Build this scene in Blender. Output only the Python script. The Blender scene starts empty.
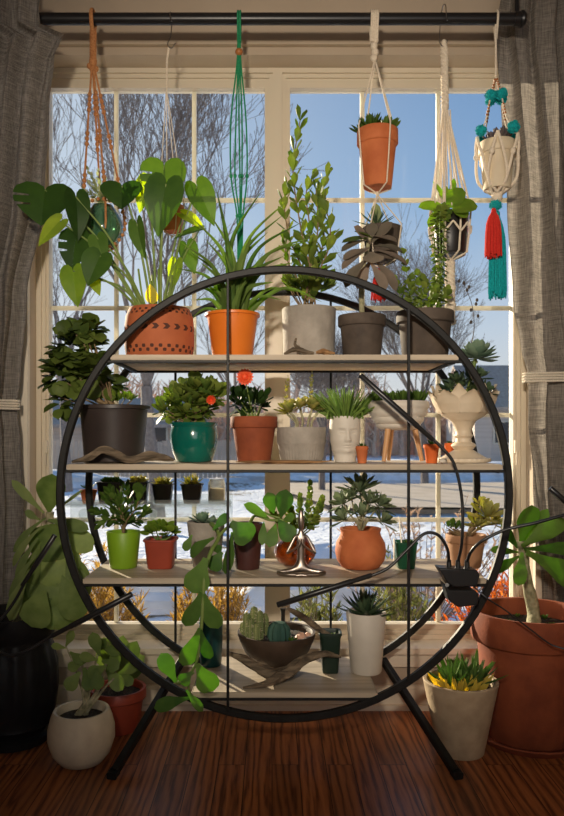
import bpy, math, random
from mathutils import Vector, Matrix, Quaternion
V = Vector
C = bpy.context.scene.collection
PI = math.pi
R = random.Random
# ---------------------------------------------------------------- survey of the place
F, VX, VY, H = 728.0, 272.0, 435.0, 1.02      # lens in pixels, vanishing point, eye height above the floor
def at(px, py, Y): return V(((px - VX) / F * Y, Y, H + (VY - py) / F * Y))
def m(p, Y=2.42): return p * Y / F
sin, cos = math.sin, math.cos

# ---------------------------------------------------------------- mesh builder
def perp(d):
    a = V((0, 0, 1)) if abs(d.z) < .9 else V((1, 0, 0))
    s = d.cross(a).normalized()
    return s, s.cross(d).normalized()

def ovate(t): return max(0.0, sin(PI * t ** .72)) ** .75
def obov(t): return max(0.0, sin(PI * t ** 1.75)) ** .62 * .97 + .03 * (1 - t)
def spat(t): return (.22 + .78 * min(1, t / .55) ** 1.6) * (max(0, 1 - max(0, (t - .6) / .4) ** 2.6)) ** .5
def lance(t): return min(1, .55 + t / .2) * max(0, 1 - t) ** .75
def strap(t): return min(1, .7 + t) * max(0, 1 - t ** 3.2)
def oval(t): return max(0, 1 - (2 * t - 1) ** 2) ** .5

HEART = [(-.10, .03, 0), (-.2, .16, .01), (-.2, .32, .03), (-.08, .46, .07), (.1, .53, .16), (.3, .52, .32), (.5, .43, .5), (.7, .29, .7), (.86, .14, .86), (1, .0, 1)]
SPLIT = [(-.10, .03, 0), (-.2, .16, .01), (-.2, .34, .03), (-.06, .5, .08), (.08, .54, .13), (.16, .545, .17), (.17, .26, .19), (.205, .26, .21), (.235, .54, .24), (.36, .52, .35), (.41, .50, .40), (.415, .22, .42), (.45, .22, .45), (.49, .46, .48), (.64, .36, .62), (.80, .22, .79), (.92, .1, .91), (1, 0, 1)]

class MB:
    def __init__(s): s.v = []; s.f = []
    def tube(s, pts, rad, n=8, caps=True, closed=False):
        pts = [V(p) for p in pts]
        N = len(pts)
        rr = rad if isinstance(rad, (list, tuple)) else [rad] * N
        b = len(s.v); up = None
        for i, p in enumerate(pts):
            if closed: d = (pts[(i + 1) % N] - pts[i - 1])
            else: d = pts[min(i + 1, N - 1)] - pts[max(i - 1, 0)]
            d = d.normalized() if d.length > 1e-9 else V((0, 0, 1))
            if up is None: up = perp(d)[0]
            up = (up - d * up.dot(d))
            up = up.normalized() if up.length > 1e-6 else perp(d)[0]
            w = d.cross(up)
            for k in range(n):
                a = 2 * PI * k / n
                s.v.append(p + (up * cos(a) + w * sin(a)) * rr[i])
        for i in range(N if closed else N - 1):
            i2 = (i + 1) % N
            for k in range(n):
                k2 = (k + 1) % n
                s.f.append((b + i * n + k, b + i * n + k2, b + i2 * n + k2, b + i2 * n + k))
        if caps and not closed:
            s.f.append(tuple(b + k for k in range(n))[::-1]); s.f.append(tuple(b + (N - 1) * n + k for k in range(n)))
        return s
    def box(s, lo, hi):
        b = len(s.v)
        for z in (lo[2], hi[2]):
            for x, y in ((lo[0], lo[1]), (hi[0], lo[1]), (hi[0], hi[1]), (lo[0], hi[1])): s.v.append(V((x, y, z)))
        for q in ((0, 3, 2, 1), (4, 5, 6, 7), (0, 1, 5, 4), (1, 2, 6, 5), (2, 3, 7, 6), (3, 0, 4, 7)): s.f.append(tuple(b + i for i in q))
        return s
    def bar(s, p, q, w, h, bev=.15):
        p, q = V(p), V(q); d = (q - p).normalized(); a, u = perp(d)
        b = len(s.v); c = min(w, h) * bev
        prof = [(-w/2, -h/2+c), (-w/2+c, -h/2), (w/2-c, -h/2), (w/2, -h/2+c), (w/2, h/2-c), (w/2-c, h/2), (-w/2+c, h/2), (-w/2, h/2-c)]
        for e in (p, q):
            for x, y in prof: s.v.append(e + a * x + u * y)
        for k in range(8): s.f.append((b + k, b + (k + 1) % 8, b + 8 + (k + 1) % 8, b + 8 + k))
        s.f.append(tuple(b + k for k in range(8))[::-1]); s.f.append(tuple(b + 8 + k for k in range(8)))
        return s
    def lathe(s, c, prof, n=40, square=0, rf=None, sx=1, sy=1, axis=None):
        """prof: (r, z) from bottom to wherever it ends; r==0 rows close it"""
        c = V(c); rows = []
        q = axis.to_track_quat('Z', 'Y') if axis else None
        for (r, z) in prof:
            if r <= 1e-6:
                s.v.append(c + (q @ V((0, 0, z)) if q else V((0, 0, z)))); rows.append([len(s.v) - 1]); continue
            row = []
            for k in range(n):
                a = 2 * PI * k / n
                g = 1.0
                if square: g = 1 / (abs(cos(a)) ** square + abs(sin(a)) ** square) ** (1 / square)
                if rf: g *= rf(a, z, r)
                p = V((r * g * cos(a) * sx, r * g * sin(a) * sy, z))
                s.v.append(c + (q @ p if q else p)); row.append(len(s.v) - 1)
            rows.append(row)
        for i in range(len(rows) - 1):
            a, b = rows[i], rows[i + 1]
            if len(a) == 1 and len(b) == 1: continue
            for k in range(n):
                k2 = (k + 1) % n
                if len(a) == 1: s.f.append((a[0], b[k2], b[k]))
                elif len(b) == 1: s.f.append((a[k], a[k2], b[0]))
                else: s.f.append((a[k], a[k2], b[k2], b[k]))
        return s
    def ball(s, c, r, sc=(1, 1, 1), n=10, jit=0, rnd=None):
        c = V(c); rows = n // 2 + 1; b = len(s.v); pr = []
        for i in range(rows + 1):
            t = PI * i / rows
            pr.append((sin(t), -cos(t)))
        idx = []
        for i, (rr, z) in enumerate(pr):
            if i in (0, rows):
                s.v.append(c + V((0, 0, z * r * sc[2]))); idx.append([len(s.v) - 1]); continue
            row = []
            for k in range(n):
                a = 2 * PI * k / n; j = 1 + (rnd.uniform(-jit, jit) if rnd else 0)
                s.v.append(c + V((rr * cos(a) * r * sc[0] * j, rr * sin(a) * r * sc[1] * j, z * r * sc[2] * j))); row.append(len(s.v) - 1)
            idx.append(row)
        for i in range(rows):
            a, bb = idx[i], idx[i + 1]
            for k in range(n):
                k2 = (k + 1) % n
                if len(a) == 1: s.f.append((a[0], bb[k2], bb[k]))
                elif len(bb) == 1: s.f.append((a[k], a[k2], bb[0]))
                else: s.f.append((a[k], a[k2], bb[k2], bb[k]))
        return s
    def leaf(s, base, d, up, L, W, prof=ovate, bend=0.0, fold=.2, ns=7, thick=0.0):
        d = V(d).normalized(); up = V(up)
        side = d.cross(up)
        if side.length < 1e-4: side = perp(d)[0]
        side.normalize(); n = side.cross(d).normalized()
        c = V(base); b = len(s.v)
        cols = 8 if thick else 5
        for i in range(ns + 1):
            t = i / ns; a = bend * t
            dd = d * cos(a) + n * sin(a); nn = n * cos(a) - d * sin(a)
            if i: c = c + dd * (L / ns)
            w = max(.012, prof(min(1, max(0.0, t)))) * W / 2
            if thick:
                th = thick / 2 * (w / (W / 2)) ** .6
                for k in range(8):
                    q = 2 * PI * k / 8
                    s.v.append(c + side * (w * cos(q)) + nn * (th * sin(q) * (1 if sin(q) < 0 else .55) + fold * w * abs(cos(q))))
            else:
                for k in (-1, -.5, 0, .5, 1): s.v.append(c + side * (w * k) + nn * (fold * w * (abs(k) ** 1.3)))
        for i in range(ns):
            for k in range(cols if thick else cols - 1):
                k2 = (k + 1) % cols
                s.f.append((b + i * cols + k, b + i * cols + k2, b + (i + 1) * cols + k2, b + (i + 1) * cols + k))
        if thick:
            s.f.append(tuple(b + k for k in range(8))[::-1]); s.f.append(tuple(b + ns * 8 + k for k in range(8)))
        return s
    def heart(s, base, d, up, L, W, shape=HEART, bend=-.3, fold=.18, wav=0, other=None):
        d = V(d).normalized(); side = d.cross(V(up)).normalized(); n = side.cross(d).normalized(); base = V(base)
        if max(p[1] for p in shape) > 0: k = W / (2 * max(p[1] for p in shape))
        for sg in (-1, 1):
            b = len(s.v); shp = other if (other and sg > 0) else shape
            for (al, ac, mi) in shp:
                for j in range(5):
                    f = j / 4
                    x = mi + (al - mi) * f; y = ac * f
                    z = bend * x * x * L * .6 + fold * y * k + wav * sin(9 * x) * y * k
                    s.v.append(base + d * (x * L) + side * (sg * y * k) + n * z)
            for i in range(len(shp) - 1):
                for j in range(4):
                    q = (b + i * 5 + j, b + i * 5 + j + 1, b + (i + 1) * 5 + j + 1, b + (i + 1) * 5 + j)
                    s.f.append(q if sg > 0 else q[::-1])
        return s
    def ribbon(s, pts, W, prof, up, thick=.006, fold=.45, n=6):
        P = smooth_path(pts, n); N_ = len(P); b = len(s.v); up = V(up)
        for i, p in enumerate(P):
            d = (P[min(i + 1, N_ - 1)] - P[max(i - 1, 0)]).normalized(); side = d.cross(up).normalized(); nn = side.cross(d)
            w = max(.012, prof(i / (N_ - 1))) * W / 2; th = thick / 2 * (w / (W / 2)) ** .6
            for k in range(8):
                q = 2 * PI * k / 8
                s.v.append(p + side * (w * cos(q)) + nn * (th * sin(q) * (1 if sin(q) < 0 else .55) + fold * w * abs(cos(q))))
        for i in range(N_ - 1):
            for k in range(8): s.f.append((b + i * 8 + k, b + i * 8 + (k + 1) % 8, b + (i + 1) * 8 + (k + 1) % 8, b + (i + 1) * 8 + k))
        s.f.append(tuple(b + k for k in range(8))[::-1]); s.f.append(tuple(b + (N_ - 1) * 8 + k for k in range(8)))
        return s
    def grid(s, fn, nu, nv):
        b = len(s.v)
        for i in range(nu + 1):
            for j in range(nv + 1): s.v.append(V(fn(i / nu, j / nv)))
        for i in range(nu):
            for j in range(nv):
                s.f.append((b + i * (nv + 1) + j, b + (i + 1) * (nv + 1) + j, b + (i + 1) * (nv + 1) + j + 1, b + i * (nv + 1) + j + 1))
        return s

def smooth_path(pts, n=6):
    pts = [V(p) for p in pts]; out = []
    P = [pts[0] * 2 - pts[1]] + pts + [pts[-1] * 2 - pts[-2]]
    for i in range(1, len(P) - 2):
        a, b, c, d = P[i - 1], P[i], P[i + 1], P[i + 2]
        for k in range(n):
            t = k / n
            out.append(.5 * ((2 * b) + (c - a) * t + (2 * a - 5 * b + 4 * c - d) * t * t + (3 * b - a - 3 * c + d) * t ** 3))
    out.append(pts[-1]); return out

def mkobj(name, mb, mat, parent=None, off=V((0, 0, 0)), flat=False, sharp=40):
    me = bpy.data.meshes.new(name)
    me.from_pydata([tuple(p - off) for p in mb.v], [], mb.f); me.update()
    if not flat:
        me.polygons.foreach_set('use_smooth', [True] * len(me.polygons))
        me.set_sharp_from_angle(angle=math.radians(sharp))
    for mm in (mat if isinstance(mat, (list, tuple)) else [mat]): me.materials.append(mm)
    o = bpy.data.objects.new(name, me); C.objects.link(o)
    if parent is not None: o.parent = parent
    return o

def tag(o, label, cat, group=None, kind=None):
    o['label'] = label; o['category'] = cat
    if group: o['group'] = group
    if kind: o['kind'] = kind
    return o

class Thing:
    def __init__(s, name, label, cat, base, group=None):
        s.o = bpy.data.objects.new(name, None); C.objects.link(s.o); s.o.empty_display_size = .03
        s.base = V(base); s.o.location = s.base
        tag(s.o, label, cat, group)
    def part(s, name, mb, mat, parent=None, label=None, sharp=40, flat=False, kind=None):
        o = mkobj(name, mb, mat, parent or s.o, s.base, sharp=sharp, flat=flat)
        if label: o['label'] = label
        if kind: o['kind'] = kind
        return o

def solo(name, mb, mat, label, cat, base, group=None, kind=None, sharp=40):
    o = mkobj(name, mb, mat, None, V(base), sharp=sharp); o.location = V(base)
    return tag(o, label, cat, group, kind)

def struct(name, mb, mat, parent=None, flat=False):
    o = mkobj(name, mb, mat, parent, flat=flat)
    o['kind'] = 'structure'
    return o

# ---------------------------------------------------------------- materials
def newmat(name):
    M_ = bpy.data.materials.new(name); M_.use_nodes = True
    nt = M_.node_tree; nt.nodes.clear()
    out = nt.nodes.new('ShaderNodeOutputMaterial')
    return M_, nt, out
def N(nt, t, **kw):
    n = nt.nodes.new('ShaderNode' + t)
    for k, v in kw.items():
        if k in n.inputs: n.inputs[k].default_value = v
        else: setattr(n, k, v)
    return n
def lin(c):
    """sRGB 0-255 -> linear"""
    return tuple(((x / 255) / 12.92 if x <= 10 else ((x / 255 + .055) / 1.055) ** 2.4) for x in c)
def c4(c): return (*c, 1)

def mat(name, col, rough=.6, col2=None, ns=8, ndet=5, bump=0, bs=40, metal=0, coat=0, stretch=(1, 1, 1), spec=.5, lo=.35, hi=.65, sheen=0, trans=0, ior=1.45):
    M_, nt, out = newmat(name); L = nt.links.new
    p = N(nt, 'BsdfPrincipled', Roughness=rough, Metallic=metal)
    p.inputs['Base Color'].default_value = c4(col)
    p.inputs['Specular IOR Level'].default_value = spec
    p.inputs['Coat Weight'].default_value = coat; p.inputs['Coat Roughness'].default_value = .08
    p.inputs['Sheen Weight'].default_value = sheen
    p.inputs['Transmission Weight'].default_value = trans; p.inputs['IOR'].default_value = ior
    tc = N(nt, 'TexCoord'); mp = N(nt, 'Mapping'); mp.inputs['Scale'].default_value = stretch
    L(tc.outputs['Object'], mp.inputs['Vector'])
    if col2:
        n = N(nt, 'TexNoise', Scale=ns, Detail=ndet); L(mp.outputs[0], n.inputs['Vector'])
        r = N(nt, 'ValToRGB'); r.color_ramp.elements[0].position = lo; r.color_ramp.elements[1].position = hi
        r.color_ramp.elements[0].color = c4(col); r.color_ramp.elements[1].color = c4(col2)
        L(n.outputs['Fac'], r.inputs['Fac']); L(r.outputs['Color'], p.inputs['Base Color'])
    if bump:
        n2 = N(nt, 'TexNoise', Scale=bs, Detail=4.0); L(mp.outputs[0], n2.inputs['Vector'])
        b = N(nt, 'Bump', Strength=bump, Distance=.01); L(n2.outputs['Fac'], b.inputs['Height']); L(b.outputs[0], p.inputs['Normal'])
    L(p.outputs[0], out.inputs['Surface'])
    return M_

def leafmat(name, a, b, tr=.35, rough=.45, tcol=None, spec=.12, ns=25):
    rough = max(rough, .45)
    M_, nt, out = newmat(name); L = nt.links.new
    g = N(nt, 'NewGeometry'); tc = N(nt, 'TexCoord'); n = N(nt, 'TexNoise', Scale=ns, Detail=3.0); L(tc.outputs['Object'], n.inputs['Vector'])
    ad = N(nt, 'Math', operation='ADD'); L(g.outputs['Random Per Island'], ad.inputs[0]); L(n.outputs['Fac'], ad.inputs[1])
    mu = N(nt, 'Math', operation='MULTIPLY_ADD'); L(ad.outputs[0], mu.inputs[0]); mu.inputs[1].default_value = .8; mu.inputs[2].default_value = -.3; mu.use_clamp = True
    mx = N(nt, 'MixRGB'); mx.inputs[1].default_value = c4(a); mx.inputs[2].default_value = c4(b); L(mu.outputs[0], mx.inputs[0])
    p = N(nt, 'BsdfPrincipled', Roughness=rough); p.inputs['Specular IOR Level'].default_value = spec; hb = N(nt, 'HueSaturation', Saturation=.90, Value=1.0, Hue=.487); L(mx.outputs[0], hb.inputs['Color']); L(hb.outputs[0], p.inputs['Base Color'])
    t = N(nt, 'BsdfTranslucent')
    if tcol: t.inputs['Color'].default_value = c4(tcol)
    else:
        hs = N(nt, 'HueSaturation', Saturation=1.1, Value=2.4, Hue=.48); L(mx.outputs[0], hs.inputs['Color']); L(hs.outputs[0], t.inputs['Color'])
    ms = N(nt, 'MixShader'); ms.inputs[0].default_value = tr
    L(p.outputs[0], ms.inputs[1]); L(t.outputs[0], ms.inputs[2]); L(ms.outputs[0], out.inputs['Surface'])
    return M_
# ================================================================ materials
M = {}
def wood_floor():
    M_, nt, out = newmat('oak_floor'); L = nt.links.new
    tc = N(nt, 'TexCoord')
    mp = N(nt, 'Mapping'); mp.inputs['Rotation'].default_value = (0, 0, PI / 2); L(tc.outputs['Object'], mp.inputs['Vector'])
    br = N(nt, 'TexBrick', Scale=1.0); br.inputs['Brick Width'].default_value = .95; br.inputs['Row Height'].default_value = .083
    br.inputs['Mortar Size'].default_value = .0012; br.inputs['Color1'].default_value = (0, 0, 0, 1); br.inputs['Color2'].default_value = (1, 1, 1, 1); br.inputs['Mortar'].default_value = (.5, .5, .5, 1)
    br.offset = .37; br.inputs['Bias'].default_value = 0
    L(mp.outputs[0], br.inputs['Vector'])
    # shift the grain of each plank by its random tone
    sc = N(nt, 'VectorMath', operation='MULTIPLY'); L(tc.outputs['Object'], sc.inputs[0]); sc.inputs[1].default_value = (1, .09, 1)
    cm = N(nt, 'CombineXYZ'); mul = N(nt, 'Math', operation='MULTIPLY'); L(br.outputs['Color'], mul.inputs[0]); mul.inputs[1].default_value = 7.3
    L(mul.outputs[0], cm.inputs['X']); L(mul.outputs[0], cm.inputs['Z'])
    ad = N(nt, 'VectorMath', operation='ADD'); L(sc.outputs[0], ad.inputs[0]); L(cm.outputs[0], ad.inputs[1])
    wv = N(nt, 'TexWave', Scale=12.0, Distortion=10.0, Detail=4.0); wv.inputs['Detail Scale'].default_value = 1.5; wv.inputs['Detail Roughness'].default_value = .55; wv.bands_direction = 'X'; L(ad.outputs[0], wv.inputs['Vector'])
    ns = N(nt, 'TexNoise', Scale=130.0, Detail=4.0); 
    sc2 = N(nt, 'VectorMath', operation='MULTIPLY'); L(tc.outputs['Object'], sc2.inputs[0]); sc2.inputs[1].default_value = (1, .04, 1); L(sc2.outputs[0], ns.inputs['Vector'])
    mx = N(nt, 'MixRGB'); mx.inputs[0].default_value = .55; L(wv.outputs['Color'], mx.inputs[1]); L(ns.outputs['Fac'], mx.inputs[2])
    r = N(nt, 'ValToRGB'); e = r.color_ramp.elements
    e[0].position = .22; e[0].color = c4((.13, .040, .014)); e[1].position = .80; e[1].color = c4((.50, .18, .060))
    e2 = e.new(.40); e2.color = c4((.33, .108, .037))
    L(mx.outputs[0], r.inputs['Fac'])
    tone = N(nt, 'MixRGB', blend_type='MULTIPLY'); tone.inputs[0].default_value = .35; L(r.outputs[0], tone.inputs[1]); L(br.outputs['Color'], tone.inputs[2])
    gr = N(nt, 'MixRGB'); L(br.outputs['Fac'], gr.inputs[0]); L(tone.outputs[0], gr.inputs[1]); gr.inputs[2].default_value = (.012, .005, .003, 1)
    p = N(nt, 'BsdfPrincipled', Roughness=.36); L(gr.outputs[0], p.inputs['Base Color']); p.inputs['Specular IOR Level'].default_value = .35
    b = N(nt, 'Bump', Strength=.12, Distance=.004); L(mx.outputs[0], b.inputs['Height']); L(b.outputs[0], p.inputs['Normal'])
    L(p.outputs[0], out.inputs['Surface']); return M_

def glass_pane():
    M_, nt, out = newmat('window_glass'); L = nt.links.new
    t = N(nt, 'BsdfTransparent'); t.inputs[0].default_value = (.97, .985, .98, 1)
    g = N(nt, 'BsdfGlossy', Roughness=.02); g.inputs[0].default_value = (1, 1, 1, 1)
    fr = N(nt, 'Fresnel', IOR=1.2); ms = N(nt, 'MixShader'); L(fr.outputs[0], ms.inputs[0]); L(t.outputs[0], ms.inputs[1]); L(g.outputs[0], ms.inputs[2]); L(ms.outputs[0], out.inputs['Surface']); return M_

def clear_acrylic(name, tint=(.93, .96, .97), gl=.16):
    M_, nt, out = newmat(name); L = nt.links.new
    t = N(nt, 'BsdfTransparent'); t.inputs[0].default_value = c4(tint)
    g = N(nt, 'BsdfGlossy', Roughness=.06); lw = N(nt, 'LayerWeight', Blend=.35)
    d = N(nt, 'BsdfDiffuse'); d.inputs[0].default_value = (.75, .78, .8, 1)
    m1 = N(nt, 'MixShader'); m1.inputs[0].default_value = gl; L(t.outputs[0], m1.inputs[1]); L(d.outputs[0], m1.inputs[2])
    m2 = N(nt, 'MixShader'); L(lw.outputs['Facing'], m2.inputs[0]); L(m1.outputs[0], m2.inputs[1]); L(g.outputs[0], m2.inputs[2])
    L(m2.outputs[0], out.inputs['Surface']); return M_

def cloth(name, a, b, tr=.35):
    M_, nt, out = newmat(name); L = nt.links.new
    tc = N(nt, 'TexCoord')
    def streak(sx, sy, sz, scale):
        mp = N(nt, 'Mapping'); mp.inputs['Scale'].default_value = (sx, sy, sz); L(tc.outputs['Object'], mp.inputs['Vector'])
        n = N(nt, 'TexNoise', Scale=scale, Detail=3.0); L(mp.outputs[0], n.inputs['Vector']); return n
    n1 = streak(1, 1, .06, 330); n2 = streak(.06, .06, 1, 330)
    ad = N(nt, 'Math', operation='ADD'); L(n1.outputs['Fac'], ad.inputs[0]); L(n2.outputs['Fac'], ad.inputs[1])
    r = N(nt, 'ValToRGB'); r.color_ramp.elements[0].position = .36; r.color_ramp.elements[1].position = .66
    hf = N(nt, 'Math', operation='MULTIPLY'); hf.inputs[1].default_value = .5; L(ad.outputs[0], hf.inputs[0]); L(hf.outputs[0], r.inputs['Fac'])
    r.color_ramp.elements[0].color = c4(a); r.color_ramp.elements[1].color = c4(b)
    p = N(nt, 'BsdfPrincipled', Roughness=.95); p.inputs['Specular IOR Level'].default_value = .1; L(r.outputs[0], p.inputs['Base Color'])
    bp = N(nt, 'Bump', Strength=.5, Distance=.002); L(hf.outputs[0], bp.inputs['Height']); L(bp.outputs[0], p.inputs['Normal'])
    t = N(nt, 'BsdfTranslucent'); L(r.outputs[0], t.inputs['Color']); ms = N(nt, 'MixShader'); ms.inputs[0].default_value = tr
    L(p.outputs[0], ms.inputs[1]); L(t.outputs[0], ms.inputs[2]); L(ms.outputs[0], out.inputs['Surface']); return M_

M['floor'] = wood_floor(); M['glass'] = glass_pane()
M['wall'] = mat('taupe_wall_paint', (.42, .335, .25), .85, (.46, .37, .28), 3, bump=.06, bs=220)
M['trim'] = mat('cream_trim_paint', (.66, .57, .45), .45, (.7, .62, .5), 5, bump=.03, bs=120)
M['vinyl'] = mat('cream_window_vinyl', (.62, .54, .42), .4)
M['black'] = mat('black_painted_steel', (.009, .0085, .008), .5, (.015, .014, .013), 60, bump=.08, bs=300, spec=.3)
M['rod'] = mat('black_rod_metal', (.012, .011, .012), .35)
M['board'] = mat('weathered_ash_board', (.36, .29, .21), .55, (.52, .43, .32), 30, ndet=8, bump=.12, bs=60, stretch=(.07, 1, 1))
M['curtain'] = cloth('grey_linen', (.14, .125, .11), (.36, .32, .28))
M['cord'] = mat('cream_cotton_cord', (.66, .58, .47), .9, (.78, .7, .58), 200, bump=.5, bs=500)

# ================================================================ room shell
WY, GY = 2.72, 2.845          # inner face of the window wall, plane of the glass
OX0, OX1 = -.905, .975        # opening
OZ0, OZ1 = .235, 2.43
RX0, RX1, RY0, RZ = -1.75, 1.85, -1.6, 2.78
mb = MB().box((RX0 - .1, RY0 - .1, -.05), (RX1 + .1, 2.95, 0)); struct('floor', mb, M['floor'], flat=True)
mb = MB().box((RX0 - .1, RY0 - .1, RZ), (RX1 + .1, 2.95, RZ + .1)); struct('ceiling', mb, M['wall'], flat=True)
mb = MB()
mb.box((RX0, WY, 0), (OX0, 2.9, RZ)); mb.box((OX1, WY, 0), (RX1, 2.9, RZ))
mb.box((OX0, WY, 0), (OX1, 2.9, OZ0 - .022)); mb.box((OX0, WY, OZ1), (OX1, 2.9, RZ))
struct('wall_back', mb, M['wall'], flat=True)
struct('wall_left', MB().box((RX0 - .1, RY0, 0), (RX0, 2.9, RZ)), M['wall'], flat=True)
struct('wall_right', MB().box((RX1, RY0, 0), (RX1 + .1, 2.9, RZ)), M['wall'], flat=True)
struct('wall_front', MB().box((RX0, RY0 - .1, 0), (RX1, RY0, RZ)), M['wall'], flat=True)
mb = MB().box((RX0, WY - .016, 0), (RX1, WY, .075)); mb.box((RX0, WY - .010, .075), (RX1, WY, .088)); mb.box((RX0, WY - .03, 0), (RX1, WY - .016, .02))
struct('baseboard_back', mb, M['trim'], flat=True)
# casing, head moulding and stool
mb = MB(); t = .02
mb.box((OX0 - .085, WY - t, OZ0), (OX0, WY, OZ1 + .0)); mb.box((OX0 - .085, WY - t - .012, OZ0), (OX0 - .062, WY - t, OZ1))
mb.box((OX0 - .014, WY - t - .006, OZ0), (OX0, WY - t, OZ1))
struct('trim_1', mb, M['trim'], flat=True)
mb = MB(); mb.box((OX1, WY - t, OZ0), (OX1 + .085, WY, OZ1)); mb.box((OX1 + .062, WY - t - .012, OZ0), (OX1 + .085, WY - t, OZ1)); mb.box((OX1, WY - t - .006, OZ0), (OX1 + .014, WY - t, OZ1))
struct('trim_2', mb, M['trim'], flat=True)
mb = MB(); mb.box((OX0 - .085, WY - t, OZ1), (OX1 + .085, WY, OZ1 + .028)); mb.box((OX0 - .1, WY - t - .022, OZ1 + .028), (OX1 + .1, WY, OZ1 + .045))
struct('trim_3', mb, M['wall'], flat=True)
mb = MB(); mb.box((OX0 - .11, WY - .045, OZ0 - .022), (OX1 + .11, WY, OZ0)); mb.box((OX0, WY, OZ0 - .022), (OX1, GY + .055, OZ0)); mb.box((OX0 - .085, WY - .022, OZ0 - .075), (OX1 + .085, WY, OZ0 - .022))
struct('trim_4', mb, M['trim'], flat=True)

# two casement windows with a centre post
GX = [(-.863, -.028), (.07, .933)]; GZ0, GZ1 = .288, 2.363
MX = [(-.61, -.305), (.354, .652)]; MZ = [1.94, 1.517, 1.098, .688]
def frame(mb, x0, x1, z0, z1, w, y0, y1):
    mb.box((x0, y0, z0), (x0 + w, y1, z1)); mb.box((x1 - w, y0, z0), (x1, y1, z1))
    mb.box((x0 + w, y0, z0), (x1 - w, y1, z0 + w)); mb.box((x0 + w, y0, z1 - w), (x1 - w, y1, z1))
fx = [(OX0, .021), (.021, OX1)]
for i in range(2):
    mb = MB(); x0, x1 = fx[i]; g0, g1 = GX[i]
    frame(mb, x0, x1, OZ0, OZ1 - .0, .018, GY - .05, GY + .04)          # outer frame
    frame(mb, x0 + .018, x1 - .018, OZ0 + .018, OZ1 - .018, .014, GY - .038, GY + .03)
    w_ = struct('window_%d' % (i + 1), mb, M['vinyl'], flat=True)
    mb = MB()
    mb.box((x0 + .032, GY - .028, OZ0 + .032), (g0, GY + .02, OZ1 - .032)); mb.box((g1, GY - .028, OZ0 + .032), (x1 - .032, GY + .02, OZ1 - .032))
    mb.box((g0, GY - .028, OZ0 + .032), (g1, GY + .02, GZ0)); mb.box((g0, GY - .028, GZ1), (g1, GY + .02, OZ1 - .032))
    struct('sash', mb, M['vinyl'], w_, flat=True)
    mb = MB(); w = .0085
    for x in MX[i]: mb.box((x - w, GY + .006, GZ0), (x + w, GY + .016, GZ1))
    for z in MZ:
        xs = [g0, MX[i][0] - w, MX[i][0] + w, MX[i][1] - w, MX[i][1] + w, g1]
        for k in range(0, 6, 2): mb.box((xs[k], GY + .0062, z - w), (xs[k + 1], GY + .0158, z + w))
    struct('muntin_grid', mb, M['vinyl'], w_, flat=True)
    struct('pane', MB().box((g0, GY, GZ0), (g1, GY + .004, GZ1)), M['glass'], w_, flat=True)
    mb = MB(); lx = g1 + .008 if i else g0 - .008
    mb.box((lx - .006, GY - .045, .95), (lx + .006, GY - .028, 1.0)); mb.bar((lx, GY - .05, .955), (lx, GY - .05, .905), .008, .008)
    struct('latch', mb, M['vinyl'], w_, flat=True)

# ================================================================ outdoors
def snow_ground():
    M_, nt, out = newmat('snowy_ground'); L = nt.links.new
    tc = N(nt, 'TexCoord'); n = N(nt, 'TexNoise', Scale=.55, Detail=8.0, Roughness=.62); L(tc.outputs['Object'], n.inputs['Vector'])
    n2 = N(nt, 'TexNoise', Scale=9.0, Detail=6.0); L(tc.outputs['Object'], n2.inputs['Vector'])
    ad = N(nt, 'Math', operation='MULTIPLY_ADD'); L(n2.outputs['Fac'], ad.inputs[0]); ad.inputs[1].default_value = .35; L(n.outputs['Fac'], ad.inputs[2])
    r = N(nt, 'ValToRGB'); e = r.color_ramp.elements; e[0].position = .50; e[0].color = c4((.16, .12, .075)); e[1].position = .60; e[1].color = c4((.80, .82, .86))
    L(ad.outputs[0], r.inputs['Fac'])
    p = N(nt, 'BsdfPrincipled', Roughness=.8); L(r.outputs[0], p.inputs['Base Color']); b = N(nt, 'Bump', Strength=.6, Distance=.08); L(n2.outputs['Fac'], b.inputs['Height']); L(b.outputs[0], p.inputs['Normal'])
    L(p.outputs[0], out.inputs['Surface']); return M_
M['snowground'] = snow_ground()
M['snow'] = mat('packed_snow', (.82, .84, .88), .75, (.66, .66, .66), 3, bump=.7, bs=9)
M['road'] = mat('salted_road', (.46, .37, .28), .9, (.56, .46, .36), 2.2, bump=.2, bs=60)
M['bark'] = mat('bare_bark', (.17, .14, .125), .9, (.25, .21, .19), 20, bump=.4, bs=40)
GRZ = -.35
rnd = R(5)
def gr(u, v):
    x = -60 + 120 * u; y = 2.96 + 77 * v * v
    return (x, y, GRZ + .06 * sin(x * 1.3 + y) * min(1, v * 6) + .05 * sin(y * 2.1 - x * .7) * min(1, v * 6) - .1)
struct('ground_snow', MB().grid(gr, 90, 70), M['snowground'])
mb = MB(); mb.grid(lambda u, v: (1.2 + 34 * u - 1.5 * v, 13.2 + 6.8 * v + 1.2 * u, GRZ + .04 + .02 * sin(u * 40)), 40, 8); mb.box((1.2, 13.6, GRZ - .1), (30, 19, GRZ - .02))
struct('road', mb, M['road'])
def mound(name, c, rx, ry, rz, seed, label):
    r_ = R(seed); ph = [r_.uniform(0, 6) for _ in range(6)]
    def fn(u, v):
        a = 2 * PI * u; q = v * PI / 2
        k = 1 + .16 * sin(3 * a + ph[0]) + .1 * sin(7 * a + ph[1]) + .08 * sin(11 * v * 2 + ph[2] + 2 * a)
        return (c[0] + rx * cos(a) * cos(q) * k, c[1] + ry * sin(a) * cos(q) * k, c[2] - .1 + (rz + .1) * sin(q) * (1 + .1 * sin(5 * a + ph[3]) * cos(q)))
    solo(name, MB().grid(fn, 40, 14), M['snow'], label, 'snowbank', (c[0], c[1], c[2]), kind='stuff')
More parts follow.
